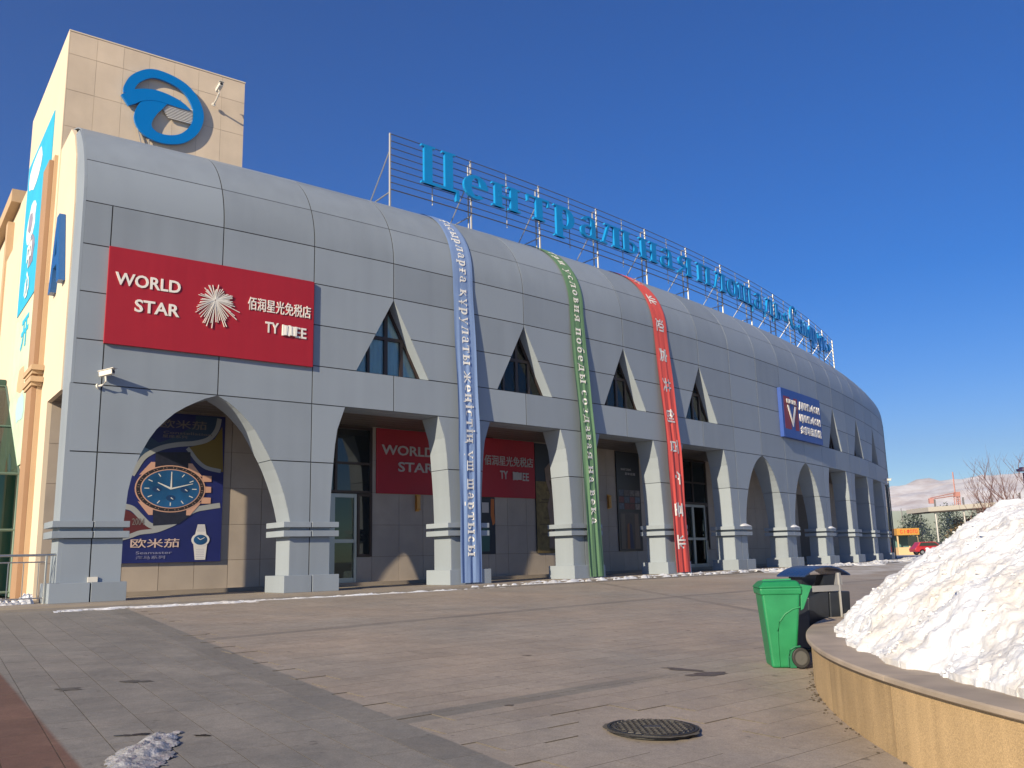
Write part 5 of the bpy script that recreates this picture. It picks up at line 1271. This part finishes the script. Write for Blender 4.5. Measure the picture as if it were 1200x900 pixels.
ridge('far_snow', [(9.5 + 13 * i / 400, R + 1.3 + .4 * sin(i * .05)) for i in range(401)], lambda t: .5, lambda t: .12, SNOW, 'broken patches of snow before the far arches', 8)
ridge('bay_snow', [(-.45 + 1.6 * i / 120, R + 2.2) for i in range(121)], lambda t: .22, lambda t: .045, SNOW, 'patch of thin snow in front of the corner pillar', 21)
ridge('railing_snow', [(-3.0 + 2.55 * i / 160, R - 1.2) for i in range(161)], lambda t: 1.0, lambda t: .22, SNOW, 'bank of snow behind the stainless steel railing', 31)

# melting ice patch near the viewer
mb = MB(); vs = []; nx, ny = 90, 90
c0 = Vector((-2.92, 7.25)); ax = Vector((-.12, .99)).normalized(); ay = Vector((-ax.y, ax.x))
ids = {}
for i in range(nx + 1):
    for j in range(ny + 1):
        u = -1.3 + 2.6 * i / nx; v = -.7 + 1.4 * j / ny
        q = c0 + ax * u + ay * v
        f = 1 - (u / .95) ** 2 - (v / (.24 - .05 * u)) ** 2 + .9 * fbm(q.x, q.y, 3, 4, 3.4)
        if f < 0: continue
        h = .006 + .045 * min(1, f) * (.7 + 1.1 * abs(fbm(q.x, q.y, 8, 4, 6)))
        ids[i, j] = len(vs); vs.append((q.x, q.y, plaza_z(q.x, q.y) + h))
fs = [(ids[i, j], ids[i + 1, j], ids[i + 1, j + 1], ids[i, j + 1]) for (i, j) in ids if (i + 1, j) in ids and (i, j + 1) in ids and (i + 1, j + 1) in ids]
mb.add(vs, fs)
ICE = mat('dirty_ice', (.42, .43, .46), .22, var=.45, scale=7, bump=.7, bscale=45, coat=.5)
tag(mb.build('ice_patch', ICE, smooth=True), 'melting patch of grey ice on the paving at the bottom left', 'ice', kind='stuff')
# stains and damp marks
def stain(x, y, a_, b_, rot, m_, label, seed):
    n_ = 40; mb = MB(); z = plaza_z(x, y) + .0045; vs = [(x, y, z)]
    for i in range(n_):
        t = 2 * pi * i / n_; q = .75 + .75 * fbm(cos(t), sin(t), seed, 3, 1.2); dx, dy = a_ * q * cos(t), b_ * q * sin(t); X_ = x + dx * cos(rot) - dy * sin(rot); Y_ = y + dx * sin(rot) + dy * cos(rot); vs.append((X_, Y_, plaza_z(X_, Y_) + .0045))
    mb.add(vs, [(0, i + 1, (i + 1) % n_ + 1) for i in range(n_)]); return tag(mb.build('damp_stain', m_), label, 'stain', kind='stuff')
DMP = mat('damp_mark', (.105, .085, .07), .5, var=.25, scale=5); WET = mat('wet_mark', (.03, .028, .026), .15, var=.3, scale=6)
stain(2.25, 11.35, .30, .20, .3, DMP, 'brown damp stain on the paving left of the wheelie bin', 1); stain(2.0, 11.75, .30, .10, 2.4, DMP, 'smaller brown damp streak behind the larger stain', 2)
stain(-3.35, 8.14, .17, .06, .1, WET, 'wet black streak beside the ice patch', 3); stain(-2.75, 8.10, .09, .05, .2, WET, 'short wet streak touching the ice patch', 4)
stain(-5.05, 10.5, .18, .13, .2, mat('old_damp', (.10, .095, .085), .6, var=.2), 'faint oval damp mark on the grey paving, left one', 5); stain(-4.5, 11.0, .2, .13, .2, MATS['old_damp'], 'faint oval damp mark on the grey paving, right one', 6)
stain(.12, 13.1, .07, .05, .2, DMP, 'small dark spot on the paving before the green banner', 9); stain(-.1, 9.4, .05, .03, .2, DMP, 'small dark spot on the paving below the near dark strip', 12)

# stainless railing
e = empty('metal_railing', P(-1.2, R + .3, 0), 'stainless steel railing at the left edge beside the corner pillar', 'railing')
ka, kb = -3.4, -.40
mb = MB(); mb.tube([P(ka + (kb - ka) * i / 8, R - .15, 1.19) for i in range(9)] + [P(-.33, R - .15, 1.2)], .032, 10); mb.build('top_rail', STEEL, e, smooth=True)
for z in (1.02, .14):
    mb = MB(); mb.tube([P(ka + (kb - ka) * i / 8, R - .15, z) for i in range(9)], .016, 8); mb.build('rail', STEEL, e, smooth=True)
n_ = 26
for i in range(n_):
    k_ = kb - .055 - i * .115
    mb = MB(); mb.tube([P(k_, R - .15, .14), P(k_, R - .15, 1.02)], .011, 6); mb.build('baluster', STEEL, e, smooth=True)
for k_ in (kb, kb - 1.4, kb - 2.8):
    mb = MB(); mb.tube([P(k_, R - .15, 0), P(k_, R - .15, 1.19)], .03, 10); mb.disc(P(k_, R - .15, 0), .06, .015, 12); mb.build('post', STEEL, e, smooth=True)
mb = MB(); mb.tube([P(kb + .04, R - .15, .45), P(-.35, R - .15, 1.18)], .014, 6); mb.build('stay', STEEL, e)

# ================================================================== FAR THINGS
def W2(u, v, D):      # a point in the place at depth D seen where the measured pixel lies
    a = u - 600; b = v - 450; x = cr * a + sr * b; y = -sr * a + cr * b
    d = rt0 * (x / 1048.13) + fw - up0 * (y / 1048.13); return Vector((0, 0, EH)) + d * (D / d.y)
# kiosk
kx, ky = 47.6, 110.0; kz = -.05
e = empty('food_kiosk', (kx, ky, kz), 'yellow and red topped kiosk beyond the far end of the building', 'kiosk')
YL = mat('yellow_fascia', (.50, .26, .05), .5); CRM = mat('kiosk_cream', (.62, .45, .25), .7)
mb = MB(); mb.box((kx - .2, ky + 1.3, kz + .45), 2.5, 2.5, .9); mb.build('counter_wall', CRM, e)
mb = MB(); [mb.box((kx - .2 + sx, ky + .1 + sy, kz + 1.6), .14, .14, 1.5) for sx in (-1.2, 1.18) for sy in (.0, 2.4)]; mb.build('corner_post', CRM, e)
mb = MB(); mb.box((kx - .2, ky + 1.2, kz + 2.75), 2.7, 2.9, .8); mb.build('fascia', YL, e)
mb = MB(); mb.box((kx + .4, ky + .05, kz + 1.6), 1.2, .05, 1.1); mb.build('window', GLASS_D, e)
mb = MB(); mb.box((kx - .2, ky + 2.5, kz + 1.6), 2.8, .05, 1.6); mb.build('rear_board', mat('kiosk_teal', (.10, .20, .20), .7), e)
place_text('lettering', 'С 1 ФОТО', Matrix.Translation((kx - .1, ky - .262, kz + 2.77)) @ Matrix.Rotation(pi / 2, 4, 'X'), mat('red_lettering', (.6, .03, .03), .5), e, extrude=.01, offset=.02, fit=(2.1, .5))
# red car
cx_, cy_ = 47.3, 104.0
e = empty('parked_car', (cx_, cy_, -.05), 'red car parked in front of the yellow kiosk', 'car')
CR = mat('red_car_paint', (.42, .02, .03), .3, coat=.6)
def carprism(pts, x0, x1, m_, name, par):
    mb = MB(); n = len(pts); A = [(cx_ + x, cy_ + x0, -.05 + z) for x, z in pts]; B = [(cx_ + x, cy_ + x1, -.05 + z) for x, z in pts]
    mb.add(A + B, [tuple(range(n)), tuple(range(2 * n - 1, n - 1, -1))] + [((i + 1) % n, i, n + i, n + (i + 1) % n) for i in range(n)]); o = mb.build(name, m_, par); return o
bevel(carprism([(-2.1, .35), (2.1, .35), (2.15, .75), (1.4, .92), (-1.9, .95), (-2.15, .7)], -.85, .85, CR, 'body', e), .06, 2)
bevel(carprism([(-1.85, .94), (.95, .92), (.25, 1.45), (-1.45, 1.45)], -.72, .72, CR, 'cabin', e), .05, 2)
carprism([(-1.6, 1.0), (.72, .99), (.2, 1.38), (-1.38, 1.38)], -.74, -.725, GLASS_D, 'side_window', e)
for x in (-1.35, 1.35):
    for y in (-.85, .70):
        mb = MB(); mb.disc((cx_ + x, cy_ + y, .27), .32, .16, 20, 'Y'); w_ = mb.build('wheel', BLACK, e)
        mb = MB(); mb.disc((cx_ + x, cy_ + y - .006, .27), .18, .006, 16, 'Y'); mb.build('rim', GALV, w_)
mb = MB(); mb.box((cx_ + 2.13, cy_ - .6, .63), .08, .3, .14); mb.build('headlight', WHITE, e)
mb = MB(); mb.box((cx_ + 2.13, cy_ + .6, .63), .08, .3, .14); mb.build('headlight', WHITE, e)
# dark car behind it
cx_, cy_ = 55.2, 118.0
e = empty('parked_car', (cx_, cy_, -.05), 'dark grey car parked to the right of the kiosk', 'car')
CD = mat('dark_car_paint', (.05, .06, .07), .3, coat=.6)
bevel(carprism([(-2.1, .35), (2.1, .35), (2.15, .75), (1.4, .92), (-1.9, .95), (-2.15, .7)], -.85, .85, CD, 'body', e), .06, 2)
bevel(carprism([(-1.85, .94), (.95, .92), (.25, 1.45), (-1.45, 1.45)], -.72, .72, CD, 'cabin', e), .05, 2)
for x in (-1.35, 1.35):
    mb = MB(); mb.disc((cx_ + x, cy_ - .86, .27), .32, .16, 20, 'Y'); mb.build('wheel', BLACK, e)
# green screen fence
e = empty('screen_fence', (60, 150, 0), 'long translucent green screen fence in the far distance', 'fence')
SCR = mat('green_screen', (.26, .31, .30), .7, var=.3, scale=.15)
for i in range(22):
    x = 52 + i * 3.0; mb = MB(); mb.box((x + 1.5, 150, 3.4), 2.94, .06, 6.8); mb.build('screen_panel', SCR, e)
for i in range(23):
    x = 52 + i * 3.0; mb = MB(); mb.box((x, 149.9, 3.6), .12, .12, 7.2); mb.build('post', GALV, e)
# bushes before it
def bush(name, x, y, w_, h_, m_, label, seed, cat='bush'):
    rr = random.Random(seed); mb = MB()
    for i in range(1600):
        a = rr.random() * 2 * pi; t = rr.random() ** .6; z = rr.random()
        rad = w_ / 2 * sqrt(max(0, 1 - (z * 1.02 - .25) ** 2 / .72)) * t * (1 + .35 * noise.noise(Vector((cos(a) * 1.5, sin(a) * 1.5, z * 3 + seed))))
        p = Vector((x + rad * cos(a), y + rad * sin(a), z * h_ * (1 + .2 * noise.noise(Vector((a, seed, 0)))))); s2 = rr.uniform(.10, .24)
        u = Vector((rr.uniform(-1, 1), rr.uniform(-1, 1), rr.uniform(-1, 1))).normalized(); v = u.orthogonal().normalized()
        mb.add([p - u * s2, p + v * s2 * .6, p + u * s2, p - v * s2 * .6], [(0, 1, 2, 3)])
    e = empty(name, (x, y, 0), label, cat); mb.build('foliage', m_, e)
    mb = MB(); mb.tube([(x, y, -.1), (x, y, h_ * .6)], [.12, .04], 6); mb.build('stem', mat('bark', (.09, .06, .045), .9), e)
TANB = mat('dry_tan_leaves', (.20, .15, .09), .9, var=.3, scale=1); DGB = mat('dark_evergreen', (.04, .06, .05), .9, var=.4, scale=1)
bush('dry_bush', 63.5, 128, 5.5, 4.6, TANB, 'dry tan leafed bush before the green screen, left of the other', 1); bush('dry_bush', 68.5, 131, 5.0, 5.2, TANB, 'dry tan leafed bush before the green screen, right beside the snow heap edge', 2)
for i, (x, y, h_) in enumerate(((70, 146, 7.2), (75.5, 146, 7.6), (81, 147, 7.9), (64.5, 147, 6.2))):
    bush('dark_conifer', x, y, 5.6, h_, DGB, ['dark evergreen tree under the left end of the flat canopy', 'dark evergreen tree under the middle of the flat canopy', 'dark evergreen tree under the right end of the flat canopy', 'lower dark evergreen tree nearest the kiosk'][i], 20 + i, 'tree')
# flat canopy
A = W2(1084, 597, 125); B = W2(1165, 588, 125)
e = empty('flat_canopy', ((A.x + B.x) / 2, 125, 0), 'long flat pale roofed canopy crossing in front of the far mountains', 'canopy')
mb = MB(); mb.hexa([(A.x, 124, A.z - .35), (B.x + 8, 124, B.z - .3), (B.x + 8, 131, B.z - .3), (A.x, 131, A.z - .35)], [(A.x, 124, A.z + .25), (B.x + 8, 124, B.z + .3), (B.x + 8, 131, B.z + .3), (A.x, 131, A.z + .25)]); mb.build('roof', mat('canopy_fascia', (.42, .40, .36), .7), e)
mb = MB(); mb.hexa([(A.x + .3, 123.9, A.z - .5), (B.x + 8, 123.9, B.z - .45), (B.x + 8, 130, B.z - .45), (A.x + .3, 130, A.z - .5)], [(A.x + .3, 123.9, A.z - .352), (B.x + 8, 123.9, B.z - .302), (B.x + 8, 130, B.z - .302), (A.x + .3, 130, A.z - .352)]); mb.build('soffit', mat('canopy_dark', (.06, .05, .045), .8), e)
for i in range(5):
    f = i / 4; x = A.x + 1.1 + (B.x - A.x + 6) * f; z = A.z + (B.z - A.z) * f
    mb = MB(); mb.tube([(x, 124.4, -.1), (x, 124.4, z - .45)], .14, 8); mb.build('post', GALV, e)
    mb = MB(); mb.box((x, 124.2, z + .75), .18, .18, 1.1); mb.build('roof_light', mat('lamp_grey', (.15, .15, .16), .6), e)
# tower crane
c1 = W2(1123, 597, 420); c2 = W2(1123, 568, 420)
e = empty('tower_crane', (c1.x, c1.y, 0), 'red tower crane far away in front of the mountains', 'crane')
CRR = mat('crane_red', (.42, .20, .17), .6)
mb = MB(); bw_ = .9; x0, y0, zt = c1.x, c1.y, c2.z
for sx in (-1, 1):
    for sy in (-1, 1): mb.tube([(x0 + sx * bw_, y0 + sy * bw_, -5), (x0 + sx * bw_, y0 + sy * bw_, zt - 4)], .22, 4)
z = 0
while z < zt - 5:
    for sx in (-1, 1): mb.tube([(x0 - bw_ * sx, y0 - bw_, z), (x0 + bw_ * sx, y0 - bw_, z + 1.8)], .13, 4)
    z += 1.8
mb.build('mast', CRR, e)
mb = MB(); mb.tube([(x0 - .6, y0, zt - 4), (x0 - .6, y0, zt + 6)], .3, 4); mb.box((x0, y0 - .5, zt - 4.5), 2.0, 2.0, 2.2); mb.build('head', CRR, e)
mb = MB(); mb.tube([(x0, y0, zt - 5), (x0 - 13.5, y0 - 2, zt - 6.5)], .22, 4); mb.tube([(x0, y0, zt - 3.6), (x0 - 13.5, y0 - 2, zt - 6)], .2, 4); mb.build('counter_jib', CRR, e)
mb = MB(); mb.box((x0 - 13, y0 - 2, zt - 7.3), 2.2, 1.2, 2.4); mb.build('counterweight', mat('crane_weight', (.45, .22, .2), .7), e)
# mountains
MT = bpy.data.materials.new('hazed_snowy_mountain'); MT.use_nodes = True
t = MT.node_tree; b = t.nodes['Principled BSDF']; geo = t.nodes.new('ShaderNodeNewGeometry'); n = t.nodes.new('ShaderNodeTexNoise'); n.inputs['Scale'].default_value = .006; n.inputs['Detail'].default_value = 9; n.inputs['Roughness'].default_value = .7
L(t, geo.outputs['Position'], n.inputs['Vector']); rmp = t.nodes.new('ShaderNodeValToRGB'); rmp.color_ramp.elements[0].position = .42; rmp.color_ramp.elements[0].color = (.86, .85, .86, 1); rmp.color_ramp.elements[1].position = .66; rmp.color_ramp.elements[1].color = (.56, .48, .46, 1)  # snow and rock tones, whitened to carry part of the distance haze
L(t, n.outputs['Fac'], rmp.inputs[0]); L(t, rmp.outputs[0], b.inputs['Base Color']); b.inputs['Roughness'].default_value = .9
def mtn(x, y):
    f = (y - 3400) / 2600; prof_m = sin(min(1, max(0, f)) * pi * .5)
    rel = x / y
    top = 6000 * (.066 + (rel - .43) * .13) if rel > .3 else 300
    top = max(250, min(top, 640))
    return prof_m * top * (.93 + .12 * fbm(x / 700, y / 700, 1, 5)) + 45 * fbm(x / 300, y / 300, 4, 5) * prof_m - 6
sheet('mountains', lin(-6000, 9000, 190), lin(3400, 6400, 60), mtn, MT)
# bare saplings behind the heap
BARK = mat('bare_twig_bark', (.13, .065, .06), .85)
def sapling(x, y, h_, seed, label):
    rr = random.Random(seed); mb = MB(); trunk = MB(); z0 = plaza_z(x, y)
    def grow(mbx, p, d, ln, r, lvl):
        pts = [p]; rad = [r]; q = p.copy(); n_ = 4
        for i in range(n_):
            d = (d + Vector((rr.uniform(-.16, .16), rr.uniform(-.16, .16), rr.uniform(-.02, .14)))).normalized(); q = q + d * ln / n_; pts.append(q.copy()); rad.append(r * (1 - .75 * (i + 1) / n_))
        mbx.tube(pts, rad, 4 if lvl else 6, caps=False)
        if lvl >= 3: return
        for i in range((5, 4, 3)[lvl]):
            f = rr.uniform(.25, .95); j = min(int(f * n_), n_ - 1); st = pts[j].lerp(pts[j + 1], f * n_ - j)
            a = rr.random() * 2 * pi; sd_ = Vector((cos(a), sin(a), rr.uniform(.5, 1.3))).normalized()
            grow(mb, st, (d * .5 + sd_).normalized(), ln * rr.uniform(.42, .62), r * .5, lvl + 1)
    e = empty('bare_tree', (x, y, z0), label, 'tree', 'bare trees behind the snow heap')
    grow(trunk, Vector((x, y, z0 - .1)), Vector((rr.uniform(-.1, .1), 0, 1)), h_, .035, 0)
    trunk.build('trunk', BARK, e); mb.build('branches', BARK, e)
tl = [(1148, 3.05), (1160, 3.3), (1171, 2.9), (1182, 3.4), (1192, 3.3), (1205, 3.6), (1140, 2.4), (1220, 3.8)]
labs = ['bare reddish tree left of the middle one above the snow heap', 'bare reddish tree with a straight leader above the snow heap', 'low bare tree between two taller ones above the heap', 'bare tree with spreading twigs left of the purple lamp', 'bare tree touching the purple lamp post', 'tall bare tree at the right picture edge', 'smallest bare tree at the left end of the row', 'outermost bare tree past the picture edge']
for i, (u, h_) in enumerate(tl):
    D = 30 + (i * 37 % 5) * 1.2; q = W2(u, 600, D); sapling(q.x, D, h_ * .86, 40 + i, labs[i])
# purple lamp post
q = W2(1197, 552, 26); e = empty('lamp_post', (q.x, 26, plaza_z(q.x, 26)), 'dark lamp post with a small purple cap at the right edge', 'lamp post')
mb = MB(); mb.tube([(q.x + .1, 26, -1), (q.x + .1, 26, q.z - .05)], .07, 10); mb.build('post', mat('purple_black_paint', (.03, .02, .05), .5), e)
mb = MB(); mb.disc((q.x + .1, 26, q.z), .22, .06, 16); mb.disc((q.x + .1, 26, q.z + .06), .14, .05, 16); mb.build('cap', mat('purple_paint', (.03, .02, .07), .5), e)

# ------------------------------------------------------------------ air
hb = bpy.data.meshes.new('haze')
mb = MB(); mb.hexa([(-6500, -700, -3), (9500, -700, -3), (9500, 6600, -3), (-6500, 6600, -3)], [(-6500, -700, 760), (9500, -700, 760), (9500, 6600, 760), (-6500, 6600, 760)])
hz = bpy.data.materials.new('thin_winter_haze'); hz.use_nodes = True; ht = hz.node_tree; ht.nodes.clear()
ho = ht.nodes.new('ShaderNodeOutputMaterial'); pv = ht.nodes.new('ShaderNodeVolumePrincipled'); pv.inputs['Color'].default_value = (.80, .88, 1.0, 1); pv.inputs['Density'].default_value = 0.00009; pv.inputs['Anisotropy'].default_value = 0.2
L(ht, pv.outputs[0], ho.inputs['Volume'])
o = mb.build('haze', hz); o['kind'] = 'stuff'; o['label'] = 'thin winter haze in the air before the far mountains'
